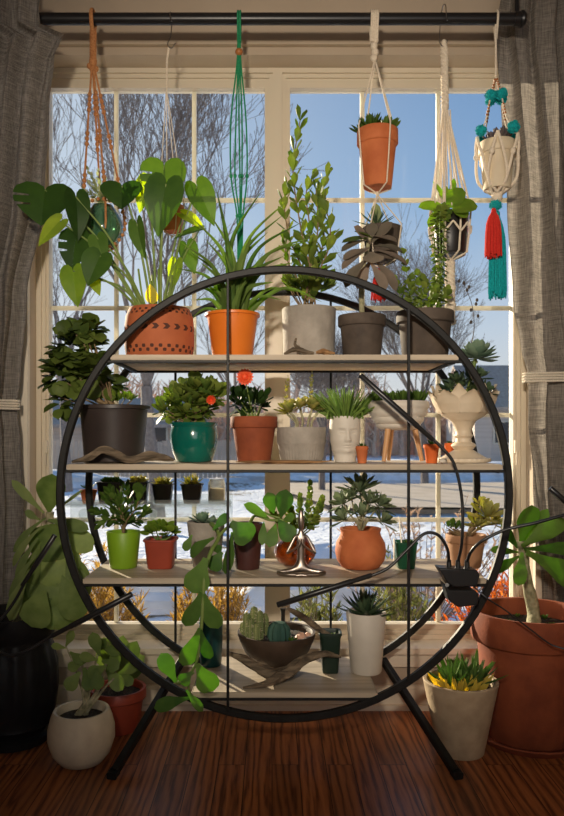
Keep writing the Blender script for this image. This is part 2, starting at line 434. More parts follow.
mound('snowbank', (7.5, 22.6, GRZ), 9.5, 1.1, .55, 3, 'long ridge of ploughed snow along the far side of the road')
mound('snowbank', (-8.2, 20.0, GRZ), 4.0, 1.0, .5, 8, 'long low bank of snow beyond the left window')
mound('snowbank', (.55, 6.4, GRZ), .75, .5, .42, 11, 'heaped snow close outside the window centre post')
mound('snowbank', (-.35, 4.6, GRZ), .5, .3, .2, 12, 'small snow heap among the golden shrubs under the left window')
mound('snowbank', (-1.7, 6.2, GRZ), 1.1, .5, .22, 14, 'low bright snow patch outside the lower left panes')

# bare trees
def tree_mb(base, h, seed, r0, spread=.55, depth=7, lean=(0, 0), kids=3, first=.3):
    r_ = R(seed); mb = MB()
    def grow(p, d, L, r, k):
        n = 3 if k > 2 else 2
        pts = [p]; rad = [r]
        for i in range(n):
            d = (d + V((r_.uniform(-1, 1), r_.uniform(-1, 1), r_.uniform(-.5, .9))) * (.10 if k > 4 else .15)).normalized()
            p = p + d * (L / n); pts.append(p); rad.append(max(0.0036, r * (1 - .3 * (i + 1) / n)))
        mb.tube(pts, [max(q, .0036) for q in rad], 8 if r > .05 else (5 if r > .012 else 3), caps=False)
        if k == 0: return
        for j in range(kids if k < depth else kids + 1):
            a = r_.uniform(0, 2 * PI) ; s, w = perp(d)
            sp = spread * r_.uniform(.6, 1.3)
            nd = (d * cos(sp) + (s * cos(a) + w * sin(a)) * sin(sp)).normalized()
            nd = (nd + V((0, 0, .16))).normalized()
            q = pts[-1] if j == 0 or k == depth else pts[r_.randint(max(1, n - 2), n)]
            grow(q, nd, L * r_.uniform(.62, .86), rad[-1] * r_.uniform(.55, .75), k - 1)
    grow(V(base), V((lean[0], lean[1], 1)).normalized(), h * first, r0, depth)
    return mb
def tree(base, h, seed, r0, label, **k):
    solo('bare_tree', tree_mb(base, h, seed, r0, **k), M['bark'], label, 'tree', base, 'bare trees outside')
tree((-1.75, 11.2, GRZ), 10.4, 4, .125, 'large many-branched leafless tree filling the left window', spread=.42, depth=7, kids=3, first=.205)
tree((-4.9, 17.5, GRZ), 12.5, 21, .12, 'leafless tree furthest to the left beyond the curtain edge', spread=.5, depth=6, kids=3, first=.2)
tree((1.2, 17.5, GRZ), 7.0, 9, .085, 'small leafless tree seen between the concrete pot and brown pots', spread=.6, depth=6, kids=4, first=.18)
tree((4.3, 20.5, GRZ), 8.4, 12, .12, 'leafless forked tree outside the right window beyond the white urn', spread=.5, depth=6, kids=4, first=.24)
tree((-1.1, 27.0, GRZ), 12, 31, .13, 'thin leafless tree behind the large tree, near the centre post', spread=.5, depth=6, first=.22)

# distant woodland, houses, fence
M['woods'] = mat('winter_twigs', (.56, .37, .25), .95, (.74, .52, .38), .8)
r_ = R(77); mb = MB()
for i in range(560):
    x = r_.uniform(-26, 30); y = r_.uniform(47, 57); b = V((x, y, GRZ)); hh = r_.uniform(2.6, 5.4) * (1 + .15 * sin(x * .4))
    mb.tube([b, b + V((r_.uniform(-.2, .2), 0, hh * .5)), b + V((r_.uniform(-.6, .6), 0, hh))], [.16, .1, .03], 4, caps=False)
    for j in range(9):
        t = r_.uniform(.08, .95); q = b + V((0, 0, hh * t)); a = r_.uniform(0, 2 * PI)
        mb.tube([q, q + V((cos(a) * .9, sin(a) * .9, r_.uniform(.4, 1.3)))], [.07, .015], 3, caps=False)
for i in range(60):
    x = -28 + i; mb.ball((x, r_.uniform(52, 56), GRZ + .7), r_.uniform(1.6, 2.5), (1.4, .6, r_.uniform(.9, 1.3)), 12, .12, r_)
solo('woodland', mb, M['woods'], 'brown winter thicket along the horizon behind the snow', 'woodland', (0, 48, GRZ), kind='stuff')

M['siding'] = mat('grey_house_siding', (.50, .41, .34), .8, (.56, .47, .40), 2, stretch=(.2, .2, 6))
M['siding2'] = mat('brown_house_siding', (.52, .38, .28), .8, (.60, .45, .34), 2, stretch=(.2, .2, 6))
M['roof'] = mat('dark_shingle', (.36, .28, .23), .9, (.44, .36, .3), 8)
M['housewin'] = mat('dark_window', (.03, .035, .045), .15)
def house(cx, cy, w, d, hw, hr, ms, label):
    t_ = Thing('house', label, 'house', (cx, cy, GRZ), 'houses across the snow')
    t_.part('walls', MB().box((cx - w/2, cy - d/2, GRZ - .1), (cx + w/2, cy + d/2, GRZ + hw)), ms, flat=True)
    mb = MB(); o = .35; z0 = GRZ + hw
    pr = [(-d/2 - o, z0 - .12), (0, z0 + hr), (d/2 + o, z0 - .12), (d/2 + o, z0 - .28), (0, z0 + hr - .16), (-d/2 - o, z0 - .28)]
    b = len(mb.v)
    for x in (cx - w/2 - o, cx + w/2 + o):
        for (yy, z) in pr: mb.v.append(V((x, cy + yy, z)))
    for k in range(6): mb.f.append((b + k, b + (k + 1) % 6, b + 6 + (k + 1) % 6, b + 6 + k))
    for s_ in (0, 6): mb.f += [(b + s_, b + s_ + 1, b + s_ + 4, b + s_ + 5), (b + s_ + 1, b + s_ + 2, b + s_ + 3, b + s_ + 4)]
    t_.part('roof', mb, M['roof'], flat=True)
    n = max(2, int(w / 2.6))
    for i in range(n):
        x = cx - w/2 + (i + .5) * w / n; y = cy - d/2 - .03
        wn = MB(); frame(wn, x - .5, x + .5, GRZ + .9, GRZ + 2.1, .08, y - .03, y + .02)
        wf = t_.part('window', wn, M['vinyl'], flat=True)
        t_.part('pane', MB().box((x - .42, y - .01, GRZ + .98), (x + .42, y + .015, GRZ + 2.02)), M['housewin'], wf, flat=True)
house(14.6, 40, 8.6, 6, 2.9, 2.3, M['siding'], 'grey distant house with a dark roof outside the right window')
house(-8.5, 38, 9, 6, 2.0, 1.3, M['siding2'], 'low brown distant house outside the left window')
M['fence'] = mat('grey_fence_wood', (.46, .35, .27), .9, (.56, .45, .35), 3, stretch=(8, 8, .4))
ft = Thing('garden_fence', 'weathered board fence across the snow outside the left window', 'fence', (-4.6, 24, GRZ))
mb = MB()
for i in range(54):
    x = -8.8 + i * .152; mb.box((x, 24, GRZ - .05), (x + .14, 24.03, GRZ + 1.15 + .03 * (i % 3)))
ft.part('boards', mb, M['fence'], flat=True)
mb = MB()
for z in (.3, .9): mb.box((-8.85, 24.035, GRZ + z), (-.6, 24.09, GRZ + z + .1))
ft.part('rails', mb, M['fence'], flat=True)
for i in range(4): ft.part('post', MB().box((-8.7 + i * 2.65, 24.095, GRZ - .05), (-8.6 + i * 2.65, 24.2, GRZ + 1.3)), M['fence'], flat=True)

# shrubs under the window
M['gold'] = leafmat('golden_conifer', lin((120, 100, 42)), lin((176, 152, 78)), .3, .7)
M['rust'] = leafmat('rusty_shrub', lin((150, 82, 34)), lin((190, 130, 60)), .35, .7)
M['dry'] = leafmat('dry_stalks', lin((128, 108, 84)), lin((180, 160, 134)), .25, .8)
M['sage'] = leafmat('dull_green_shrub', lin((72, 84, 44)), lin((122, 124, 70)), .3, .7)
def shrub(base, rx, ry, h, n, mt, seed, label, name='shrub', L=.09, W=.012, stems=60):
    r_ = R(seed); base = V(base)
    t_ = Thing(name, label, 'shrub', base, 'shrubs under the window outside')
    ms = MB(); ml = MB()
    for i in range(stems):
        a = r_.uniform(0, 2 * PI); q = r_.random() ** .5
        top = base + V((rx * q * cos(a), ry * q * sin(a), h * (1 - .45 * q * q) * r_.uniform(.7, 1.05)))
        mid = base.lerp(top, .5) + V((cos(a) * rx * .1 * q, 0, .04))
        P_ = smooth_path([base + V((cos(a) * .03, sin(a) * .03, 0)), mid, top], 4)
        ms.tube(P_, [.005 - .0035 * k / (len(P_) - 1) for k in range(len(P_))], 4, caps=False)
        for j in range(n // stems):
            t = r_.uniform(.2, 1) ** .8; k = t * (len(P_) - 1); p = P_[int(k)].lerp(P_[min(int(k) + 1, len(P_) - 1)], k % 1)
            d = V((r_.uniform(-1, 1), r_.uniform(-1, 1), r_.uniform(-.1, 1.2)))
            ml.leaf(p, d, V((r_.uniform(-1, 1), r_.uniform(-1, 1), 1)), L * r_.uniform(.6, 1.3), W, strap, .3, .1, 2)
    t_.part('stems', ms, M['bark']); t_.part('foliage', ml, mt)
shrub((-1.02, 3.62, GRZ), .42, .36, .86, 9000, M['gold'], 1, 'golden evergreen shrub outside, low behind the left ring', L=.055, W=.008, stems=150)
shrub((-.30, 3.75, GRZ), .28, .26, .74, 5000, M['gold'], 2, 'golden evergreen shrub outside, right of the trailing stem', L=.05, W=.008, stems=100)
shrub((.22, 3.75, GRZ), .17, .2, .66, 900, M['sage'], 3, 'dull green shrub outside behind the white pot', L=.07, W=.014)
shrub((.62, 3.6, GRZ), .20, .2, .80, 2600, M['sage'], 6, 'green leafy shrub outside behind the small green square pot', L=.045, W=.014, stems=80)
shrub((1.15, 3.8, GRZ), .30, .26, .74, 3600, M['rust'], 4, 'rusty orange shrub outside behind the black clip', L=.04, W=.012, stems=100)
shrub((1.05, 5.0, GRZ), .75, .4, .98, 1300, M['dry'], 5, 'pale dry flower stalks outside the right window', name='dry_stalks', L=.05, W=.014)
shrub((-1.62, 4.5, GRZ), .22, .22, .85, 500, M['dry'], 9, 'sparse grey twiggy sprig outside, left of the golden shrub', name='dry_stalks', L=.05, W=.009, stems=20)

# ================================================================ light
w = bpy.data.worlds.new('winter_sky'); bpy.context.scene.world = w; w.use_nodes = True
nt = w.node_tree; nt.nodes.clear(); L = nt.links.new
SUN = V((.56, -.83, 0)).normalized() * cos(math.radians(14.5)) + V((0, 0, -sin(math.radians(14.5))))
tc = N(nt, 'TexCoord'); sp = N(nt, 'SeparateXYZ'); L(tc.outputs['Generated'], sp.inputs[0])
r = N(nt, 'ValToRGB'); e = r.color_ramp.elements
e[0].position = .0; e[0].color = c4(lin((228, 221, 213))); e[1].position = .48; e[1].color = c4(lin((88, 134, 188)))
x_ = e.new(.14); x_.color = c4(lin((192, 206, 224))); x_ = e.new(.30); x_.color = c4(lin((124, 166, 212)))
L(sp.outputs['Z'], r.inputs['Fac'])
dt = N(nt, 'VectorMath', operation='DOT_PRODUCT'); L(tc.outputs['Generated'], dt.inputs[0]); dt.inputs[1].default_value = -SUN
pw = N(nt, 'Math', operation='POWER'); mxx = N(nt, 'Math', operation='MAXIMUM'); mxx.inputs[1].default_value = 0; L(dt.outputs['Value'], mxx.inputs[0]); L(mxx.outputs[0], pw.inputs[0]); pw.inputs[1].default_value = 5
ml_ = N(nt, 'Math', operation='MULTIPLY'); ml_.inputs[1].default_value = .80; L(pw.outputs[0], ml_.inputs[0])
mx = N(nt, 'MixRGB'); L(ml_.outputs[0], mx.inputs[0]); L(r.outputs[0], mx.inputs[1]); mx.inputs[2].default_value = c4((.83, .86, .90))
bg = N(nt, 'Background', Strength=1.0); L(mx.outputs[0], bg.inputs[0]); ow = nt.nodes.new('ShaderNodeOutputWorld'); L(bg.outputs[0], ow.inputs[0])

sl = bpy.data.lights.new('sun', 'SUN'); sl.energy = 10; sl.angle = math.radians(.6); sl.color = (1, .84, .62)
so = bpy.data.objects.new('sun', sl); C.objects.link(so); so.rotation_euler = SUN.to_track_quat('-Z', 'Y').to_euler(); so.location = (-8, 14, 6)
# the room's own lamp, up and to the left of the camera
kl = bpy.data.lights.new('room_lamp', 'SPOT'); kl.energy = 265; kl.color = (1, .87, .70); kl.shadow_soft_size = .07; kl.spot_size = math.radians(65); kl.spot_blend = 1
ko = bpy.data.objects.new('room_lamp', kl); C.objects.link(ko); ko.location = (-.26, -.45, H + .62)
ko.rotation_euler = (V((.15, 2.5, H + .50)) - V(ko.location)).to_track_quat('-Z', 'Y').to_euler()

fl_ = bpy.data.lights.new('room_window_daylight', 'AREA'); fl_.energy = 14; fl_.size = 1.5; fl_.color = (.92, .95, 1)  # soft fill added behind the camera to lift shadows, no window there
fo = bpy.data.objects.new('room_window_daylight', fl_); C.objects.link(fo); fo.location = (.5, -1.5, 1.5); fo.rotation_euler = (PI / 2, 0, 0)

cd = bpy.data.cameras.new('camera'); cam = bpy.data.objects.new('camera', cd); C.objects.link(cam)
cam.location = (0, 0, H); cam.rotation_euler = (PI / 2, 0, 0)
cd.sensor_width = 36; cd.lens = F / 816 * 36; cd.shift_x = 10 / 816; cd.shift_y = 27 / 816; cd.clip_start = .02; cd.clip_end = 200; cd.dof.use_dof = True; cd.dof.focus_distance = 2.36; cd.dof.aperture_fstop = 6.3
sc = bpy.context.scene; sc.camera = cam
vs = sc.view_settings; vs.view_transform = 'Standard'; vs.look = 'None'; vs.exposure = 0; vs.gamma = 1; vs.use_curve_mapping = False
sc.cycles.max_bounces = 8; sc.cycles.transparent_max_bounces = 16; sc.cycles.use_denoising = True
sc.cycles.sample_clamp_indirect = 6
# ================================================================ round plant stand
SF, SB = 2.24, 2.59                       # front and back hoop planes
CX, CZ, CR = (284.5 - VX) / 325.0, H - (494 - VY) / 325.0, .690
SH = [H + .247, H - .090, H - .440, H - .790]
def chord(z, r=CR): return math.sqrt(max(0, r * r - (z - CZ) ** 2))
M['pine'] = mat('raw_pine', (.62, .43, .25), .7, (.74, .54, .33), 30, stretch=(.07, 1, 1))  # board underside colour, lightened to carry bounced light
st = Thing('plant_stand', 'round black steel plant stand with four weathered wooden shelves before the window', 'plant stand', (CX, 2.42, 0))
for y in (SF, SB):
    mb = MB(); n = 120; w_, d_ = .0115, .011; c = .004
    prof = [(w_, -d_ + c), (w_, d_ - c), (w_ - c, d_), (-w_ + c, d_), (-w_, d_ - c), (-w_, -d_ + c), (-w_ + c, -d_), (w_ - c, -d_)]
    for i in range(n):
        a = 2 * PI * i / n
        for (q, e_) in prof: mb.v.append(V((CX + (CR + q) * cos(a), y + e_, CZ + (CR + q) * sin(a))))
    for i in range(n):
        for k in range(8): mb.f.append((i * 8 + k, i * 8 + (k + 1) % 8, ((i + 1) % n) * 8 + (k + 1) % 8, ((i + 1) % n) * 8 + k))
    st.part('hoop', mb, M['black'])
for z in SH:
    x = chord(z - .012) - .016
    mb = MB(); t = .017; b0 = .002
    lo, hi = (CX - x, SF - .006, z - t), (CX + x, SB + .006, z)
    mb.box((lo[0] + b0, lo[1] + b0, lo[2]), (hi[0] - b0, hi[1] - b0, hi[2] - b0)); mb.box((lo[0] + 2 * b0, lo[1] + 2 * b0, hi[2] - b0), (hi[0] - 2 * b0, hi[1] - 2 * b0, hi[2]))
    mb.box((lo[0], lo[1], lo[2] + b0), (hi[0], hi[1], hi[2] - b0))
    s_ = st.part('shelf', mb, M['board'], flat=True)
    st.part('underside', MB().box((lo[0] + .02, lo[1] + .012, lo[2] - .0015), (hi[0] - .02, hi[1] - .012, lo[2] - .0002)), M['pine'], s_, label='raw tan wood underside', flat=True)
    mb = MB(); zz = z - t - .0045
    for y in (SF, SB): mb.bar((CX - chord(zz) + .006, y, zz), (CX + chord(zz) - .006, y, zz), .012, .009)
    for sg in (-1, 1): mb.bar((CX + sg * (x - .012), SF, zz), (CX + sg * (x - .012), SB, zz), .009, .012)
    st.part('shelf_rail', mb, M['black'], s_, label='thin black steel rail under the shelf')
for x, y in ((-.135, SF), (.418, SF), (-.345, SB), (.21, SB)):
    r_ = CR - .006; h_ = math.sqrt(r_ * r_ - (x - CX) ** 2); yy = y - .0125 if y == SF else y + .0125
    mb = MB().bar((x, yy, CZ - h_), (x, yy, CZ + h_), .012, .008); st.part('upright', mb, M['black'])
for sg in (-1, 1):
    mb = MB(); a_ = V((CX + sg * .357, SB - .005, H - .80)); b_ = V((CX + sg * .507, 2.165, .018))
    mb.bar(a_, b_, .024, .026); mb.bar(b_ + V((0, .012, -.002)), b_ + V((sg * .006, -.016, -.006)), .030, .022)
    st.part('leg', mb, M['black'])

# ================================================================ curtains and rod
RODY = 2.48; ROD_Z = at(0, 19, RODY).z
rd = Thing('curtain_rod', 'long black metal curtain rod with ropes and hooks hung on it', 'curtain rod', (0, RODY, ROD_Z))
x0, x1 = at(28, 19, RODY).x, at(520, 19, RODY).x
rd.part('pole', MB().tube([(x0, RODY, ROD_Z), (x1, RODY, ROD_Z)], .0195, 24), M['rod'])
mb = MB().tube([(x1 + .0005, RODY, ROD_Z), (x1 + .008, RODY, ROD_Z), (x1 + .018, RODY, ROD_Z)], [.026, .028, .02], 24); rd.part('finial', mb, M['rod'])
for x in (x0 + .01, x1 - .012):
    mb = MB().bar((x, RODY, ROD_Z + .012), (x, RODY, RZ - .002), .012, .014); mb.tube([(x, RODY, RZ - .010), (x, RODY, RZ)], .03, 20); mb.tube([(x - .009, RODY, ROD_Z), (x + .009, RODY, ROD_Z)], .0235, 24)
    rd.part('bracket', mb, M['rod'])

def interp(tab, v):
    for (a, b), (c, d) in zip(tab, tab[1:]):
        if a <= v <= c: t = (v - a) / (c - a); t = t * t * (3 - 2 * t); return b + (d - b) * t
    return tab[0][1] if v < tab[0][0] else tab[-1][1]
def curtain(edge, outer, ytab, nf, amp, label, seed, tie_py, tie_px):
    r_ = R(seed); ph = [r_.uniform(0, 6) for _ in range(4)]
    t_ = Thing('curtain', label, 'curtain', (at(outer, 400, 2.6).x, 2.62, 0), 'linen curtains')
    def fn(u, v):
        py = -18 + v * 745; Y = interp(ytab, py); e_ = interp(edge, py)
        uu = u + .018 * sin(py * .012 + ph[0] + u * 5)
        px = outer + (e_ - outer) * u
        a = amp * interp([(0, .55), (60, .7), (250, 1), (tie_py - 30, .8), (tie_py, .45), (tie_py + 50, .6), (800, .65)], py)
        k = 2 * PI * nf * (uu + .03 * sin(6 * uu + ph[1]))
        p = at(px, py, Y); zc = p.z
        q = V((p.x, Y - a * (sin(k) * .8 + .35 * sin(2.3 * k + ph[2] + py * .004)), zc))
        q.x += .010 * cos(k * 1.3 + py * .01)
        q.z = max(q.z, .012); return q
    o = t_.part('cloth', MB().grid(fn, 110, 70), M['curtain'])
    mb = MB()
    for k in range(4):
        py = tie_py + (k - 1.5) * 2.6; Y = interp(ytab, tie_py); e_ = interp(edge, tie_py)
        px0, px1 = (e_ + 4, outer) if tie_px > 0 else (e_ - 4, outer)
        A = at(px0, py, Y); B = at(px1, py - 1.5 * (1 if tie_px > 0 else -1) * 0, Y)
        yf = Y - amp * .72 - .006; d_ = 1 if B.x > A.x else -1
        mb.tube(smooth_path([(A.x, Y + .01, A.z), (A.x - d_ * .004, Y - .008, A.z), (A.x + d_ * .012, yf, A.z), (A.x + d_ * .1, yf - .002, A.z + .002), (B.x, yf, B.z + .006)], 6), .0042, 8)
    t_.part('tieback', mb, M['cord'], label='cream cord tieback')
curtain([(-20, 44), (12, 42), (26, 43), (34, 66), (60, 56), (110, 50), (200, 44), (300, 24), (378, 17), (405, 14), (440, 18), (520, 24), (800, 30)], -70,
        [(-20, 2.40), (30, 2.405), (90, 2.46), (300, 2.60), (800, 2.62)], 5, .032, 'grey linen curtain at the left, tied back with a cream cord', 3, 405, 1)
curtain([(-20, 505), (30, 499), (100, 503), (200, 508), (300, 514), (345, 521), (378, 528), (420, 527), (480, 532), (600, 545), (800, 548)], 640,
        [(-20, 2.62), (300, 2.64), (500, 2.668), (800, 2.672)], 5, .032, 'grey linen curtain at the right with sunlit patches, behind the pompom hanger', 8, 378, -1)

# ================================================================ pots and plants: helpers
def terracotta(name, a, b, rough=.8): return mat(name, lin(a), rough, lin(b), 14, bump=.08, bs=120)
M['terra'] = terracotta('terracotta', (176, 92, 50), (196, 112, 66))
M['terra2'] = terracotta('dark_terracotta', (126, 60, 34), (148, 75, 43))
M['terra_red'] = mat('red_brown_plastic', lin((142, 58, 40)), .45, lin((156, 66, 46)), 12)
M['orange'] = mat('orange_plastic', lin((214, 112, 34)), .38, lin((222, 120, 40)), 10)
M['soil'] = mat('potting_soil', (.020, .013, .009), .95, (.075, .052, .036), 160, bump=1.0, bs=220, lo=.45, hi=.7)
M['concrete'] = mat('grey_concrete', lin((142, 134, 124)), .85, lin((164, 155, 144)), 18, bump=.25, bs=90)
M['brownclay'] = mat('brown_grey_clay', lin((66, 56, 49)), .8, lin((88, 76, 66)), 14, bump=.12, bs=80)
M['darkplastic'] = mat('dark_brown_plastic', lin((48, 40, 38)), .42, lin((56, 47, 44)), 10)
M['blackplastic'] = mat('black_plastic', lin((30, 27, 26)), .4)
M['teal'] = mat('teal_glaze', lin((8, 84, 74)), .16, lin((12, 98, 84)), 10, coat=.5)
M['whitepot'] = mat('white_ceramic', lin((196, 187, 174)), .55, lin((206, 197, 184)), 12, bump=.04, bs=100)
M['cream'] = mat('cream_ceramic', lin((196, 180, 154)), .6, lin((210, 196, 170)), 16, bump=.05, bs=120)
M['lime'] = mat('lime_green_plastic', lin((122, 160, 32)), .45)
M['stem'] = mat('green_stem', lin((98, 120, 54)), .6, lin((120, 136, 70)), 30)
M['woodystem'] = mat('brown_stem', lin((112, 90, 62)), .8, lin((138, 116, 84)), 40, bump=.3, bs=120)
M['palestem'] = mat('pale_scarred_stem', lin((128, 124, 92)), .8, lin((176, 168, 136)), 60, bump=.5, bs=120)
G = lambda a, b, **k: leafmat('leaf_%d_%d_%d' % a, lin(a), lin(b), **k)
M['mid'] = G((44, 78, 20), (84, 118, 34), tr=.26); M['deep'] = G((24, 52, 16), (46, 78, 26), tr=.38); M['bright'] = G((84, 126, 20), (138, 164, 40), tr=.5)
M['jade'] = G((70, 106, 34), (138, 156, 56), rough=.34, tr=.42); M['blue'] = G((88, 118, 98), (140, 162, 134), tr=.18, rough=.6)
M['pale'] = G((112, 128, 84), (158, 166, 122), tr=.25, rough=.6); M['brownleaf'] = G((92, 90, 74), (142, 126, 108), tr=.22, rough=.8)
M['rosette'] = G((122, 136, 62), (186, 182, 100), tr=.36, rough=.5); M['grass'] = G((70, 112, 36), (128, 160, 62), tr=.3)
M['aloe'] = G((60, 96, 34), (116, 144, 58), tr=.4, rough=.35); M['dark_agave'] = G((44, 70, 46), (88, 112, 76), tr=.14)
M['flap'] = G((96, 122, 66), (140, 156, 92), tr=.3, rough=.5); M['olive'] = G((60, 84, 26), (104, 126, 44), tr=.40)

def profile(style, rt, rb, h):
    t = min(.006 + rt * .03, rt * .14)
    if style == 'classic':
        z1 = h * .74; ri = rb + (rt * .9 - rb)
        o = [(0, 0), (rb * .96, 0), (rb, .003), (ri, z1), (rt * .97, z1 + .002), (rt, z1 + .005), (rt, h - .003), (rt - .002, h)]
    elif style == 'taper': o = [(0, 0), (rb * .95, 0), (rb, .004), (rt, h - .003), (rt - .002, h)]
    elif style == 'lip': o = [(0, 0), (rb * .95, 0), (rb, .004), (rb + (rt * .93 - rb) * .86, h * .86), (rt * .935, h * .93), (rt, h * .935), (rt, h - .002), (rt - .002, h)]
    else: o = [(0, 0)] + [(a * rt, z * h) for a, z in style]
    re = o[-1][0]
    return o + [(re - t, h - .001), (re - t * 1.3, h - .006), ((re - t * 1.3) * .97, h * .80)], (re - t * 1.3) * .985, h * .87
class Pot(Thing):
    """a potted plant: a pot with soil; the plant's own parts are added afterwards"""
    def __init__(s, name, label, px, Y, zb, ptop, wt, wb, style, mt, cat='plant', group=None, square=0, rf=None, soil='soil', yaw=0, n=44, vessel='pot', soilmat=None):
        x = (px - VX) / F * Y; zt = H + (VY - ptop) / F * Y
        Thing.__init__(s, name, label, cat, (x, Y, zb), group)
        s.c = V((x, Y, zb)); s.rt = m(wt, Y) / 2; s.rb = m(wb, Y) / 2; s.h = zt - zb; s.Y = Y
        pr, sr, sz = profile(style, s.rt, s.rb, s.h)
        s.pot = s.part(vessel, MB().lathe((x, Y, zb), pr, n, square, rf), mt)
        s.top = V((x, Y, zb + sz)); s.rim = V((x, Y, zt))
        if soil:
            r_ = R(int(px * 7)); mb = MB()
            rows = [(sr, -.004), (sr * .85, 0), (sr * .6, .003), (sr * .3, .004), (0, .004)]
            mb.lathe((x, Y, zb + sz), rows, 28, square, (lambda a, z, r: 1) if not rf else rf)
            s.part(soil, mb, soilmat or M['soil'])
    def p(s, dx, dy, dz): return s.rim + V((dx, dy, dz))

def pxleaf(mb, b, t, Y, w, prof=ovate, tilt=.25, bend=0, fold=.2, thick=0, dy=-.03, ns=8, up=None, side=0):
    A = at(b[0], b[1], Y); B = at(t[0], t[1], Y + dy); d = B - A
    mb.leaf(A, d, up or V((side, -1, tilt)), d.length, m(w, Y), prof, bend, fold, ns, thick)
def rosette(mb, c, n, L, W, prof=obov, lo=.15, hi=1.35, axis=V((0, 0, 1)), thick=.003, bend=.3, fold=.15, seed=0, shrink=.45, ns=6):
    r_ = R(seed); axis = V(axis).normalized(); a0, a1 = perp(axis)
    for i in range(n):
        f = i / max(1, n - 1); a = i * 2.39996 + r_.uniform(-.1, .1)
        el = hi + (lo - hi) * (1 - f) if False else lo + (hi - lo) * f
        out = a0 * cos(a) + a1 * sin(a)
        d = out * cos(el) + axis * sin(el)
        k = 1 - shrink * f; k *= r_.uniform(.92, 1.06)
        mb.leaf(c + out * (.10 * W) + axis * (.10 * L * f), d, axis * cos(el) - out * sin(el), L * k, W * k, prof, bend, fold, ns, thick)
def sprig(ml, ms, pts, n, L, W, prof=obov, r=.003, tilt=.5, thick=.003, pair=True, seed=0, taper=.5, t0=.08, bend=.15, fold=.1, ns=4, tipcluster=True):
    r_ = R(seed); P = smooth_path(pts, 6)
    ms.tube(P, [r * (1 - .5 * k / (len(P) - 1)) for k in range(len(P))], 6)
    for i in range(n):
        t = t0 + (1 - t0) * i / max(1, n - 1); k = min(t, .9999) * (len(P) - 1); q = P[int(k)].lerp(P[int(k) + 1], k % 1)
        d = (P[int(k) + 1] - P[int(k)]).normalized(); a0, a1 = perp(d)
        a = (i % 2) * PI / 2 + i * .35 + r_.uniform(-.25, .25)
        for sgn in ((0, PI) if pair else (0,)):
            o = a0 * cos(a + sgn) + a1 * sin(a + sgn)
            kk = (1 - taper * t) * r_.uniform(.8, 1.15); e_ = tilt + .6 * t * t + r_.uniform(-.2, .2)
            ld = o * cos(e_) + d * sin(e_)
            ml.leaf(q, ld, d * cos(e_) - o * sin(e_), L * kk, W * kk, prof, bend, fold, ns, thick)
def mound_leaves(ml, ms, root, c, rad, n, L, W, prof=obov, seed=0, thick=.002, up=.5, bend=.2, fold=.15, stems=10, sr=.003, ns=5, lo=-1.0):
    """leaves standing out of an ellipsoid, on stems from the root"""
    r_ = R(seed); c = V(c); root = V(root)
    for i in range(stems):
        v = V((r_.gauss(0, 1), r_.gauss(0, 1), r_.gauss(.3, 1))).normalized()
        e_ = c + V((v.x * rad[0], v.y * rad[1], v.z * rad[2])) * .75
        ms.tube(smooth_path([root + V((r_.uniform(-.3, .3) * rad[0] * .5, r_.uniform(-.3, .3) * rad[1] * .5, 0)), root.lerp(e_, .5) + V((v.x, v.y, 0)) * .006, e_], 4), [sr * (1 - .07 * k) for k in range(9)], 5)
    k = 0
    while k < n:
        v = V((r_.gauss(0, 1), r_.gauss(0, 1), r_.gauss(0, 1))).normalized()
        if v.z < lo: continue
        q = r_.uniform(.55, .98)
        p = c + V((v.x * rad[0], v.y * rad[1], v.z * rad[2])) * q
        d = (v + V((r_.uniform(-.5, .5), r_.uniform(-.5, .5), up + r_.uniform(-.3, .3)))).normalized()
        s_ = r_.uniform(.7, 1.15)
        ml.leaf(p - d * L * .3, d, V((v.x * .4, v.y * .4 - .25, 1)), L * s_, W * s_, prof, bend + r_.uniform(-.15, .15), fold, ns, thick); k += 1
# ================================================================ hanging planters
M['rustcord'] = mat('rust_cotton_rope', lin((164, 104, 60)), .9, lin((200, 140, 90)), 220, bump=.5, bs=500)
M['greencord'] = mat('green_cord', lin((20, 112, 74)), .8, lin((36, 140, 92)), 200, bump=.3, bs=500)
M['whitecord'] = mat('white_cotton_cord', lin((214, 198, 176)), .9, lin((232, 218, 198)), 220, bump=.4, bs=500)
M['tealwool'] = mat('teal_wool', lin((0, 164, 172)), .95, lin((20, 206, 210)), 260, bump=1, bs=420)
M['redwool'] = mat('red_wool', lin((204, 36, 30)), .95, lin((220, 58, 44)), 260, bump=.6, bs=420)
M['bead'] = mat('wooden_bead', lin((146, 88, 44)), .45, lin((170, 108, 58)), 60)
M['wire'] = mat('steel_wire', (.28, .26, .24), .3, metal=1)
M['greenglass'] = mat('dark_green_glass', lin((44, 84, 58)), .08, lin((84, 122, 92)), 60, coat=.5, stretch=(1, 1, .05), trans=.35)
HG = 'hanging plant holders on the rod'
def over_rod(mb, x, r, zend, n=8, gap=.0):
    q = .0195 + r + .001; P = [(x - gap, RODY - .004, zend), (x - gap * .6, RODY - q * .8, ROD_Z - q * .9)]
    for k in range(9):
        a = PI + PI * k / 8; P.append((x, RODY + q * cos(a), ROD_Z - q * sin(a)))
    P += [(x + gap * .6, RODY + q * .8, ROD_Z - q * .9), (x + gap, RODY + .004, zend)]
    mb.tube(smooth_path(P, 3), r, n)
def braid(mb, p, q, Rr, r, turns, strands=3):
    p, q = V(p), V(q); d = (q - p); a0, a1 = perp(d.normalized())
    for s in range(strands):
        P = []
        for i in range(int(turns * 10) + 1):
            t = i / (turns * 10); a = 2 * PI * (turns * t + s / strands)
            P.append(p + d * t + a0 * Rr * cos(a) + a1 * Rr * sin(a))
        mb.tube(P, r, 6)
def knot(mb, p, r, z=1.25): mb.ball(p, r, (1, 1, z), 8)
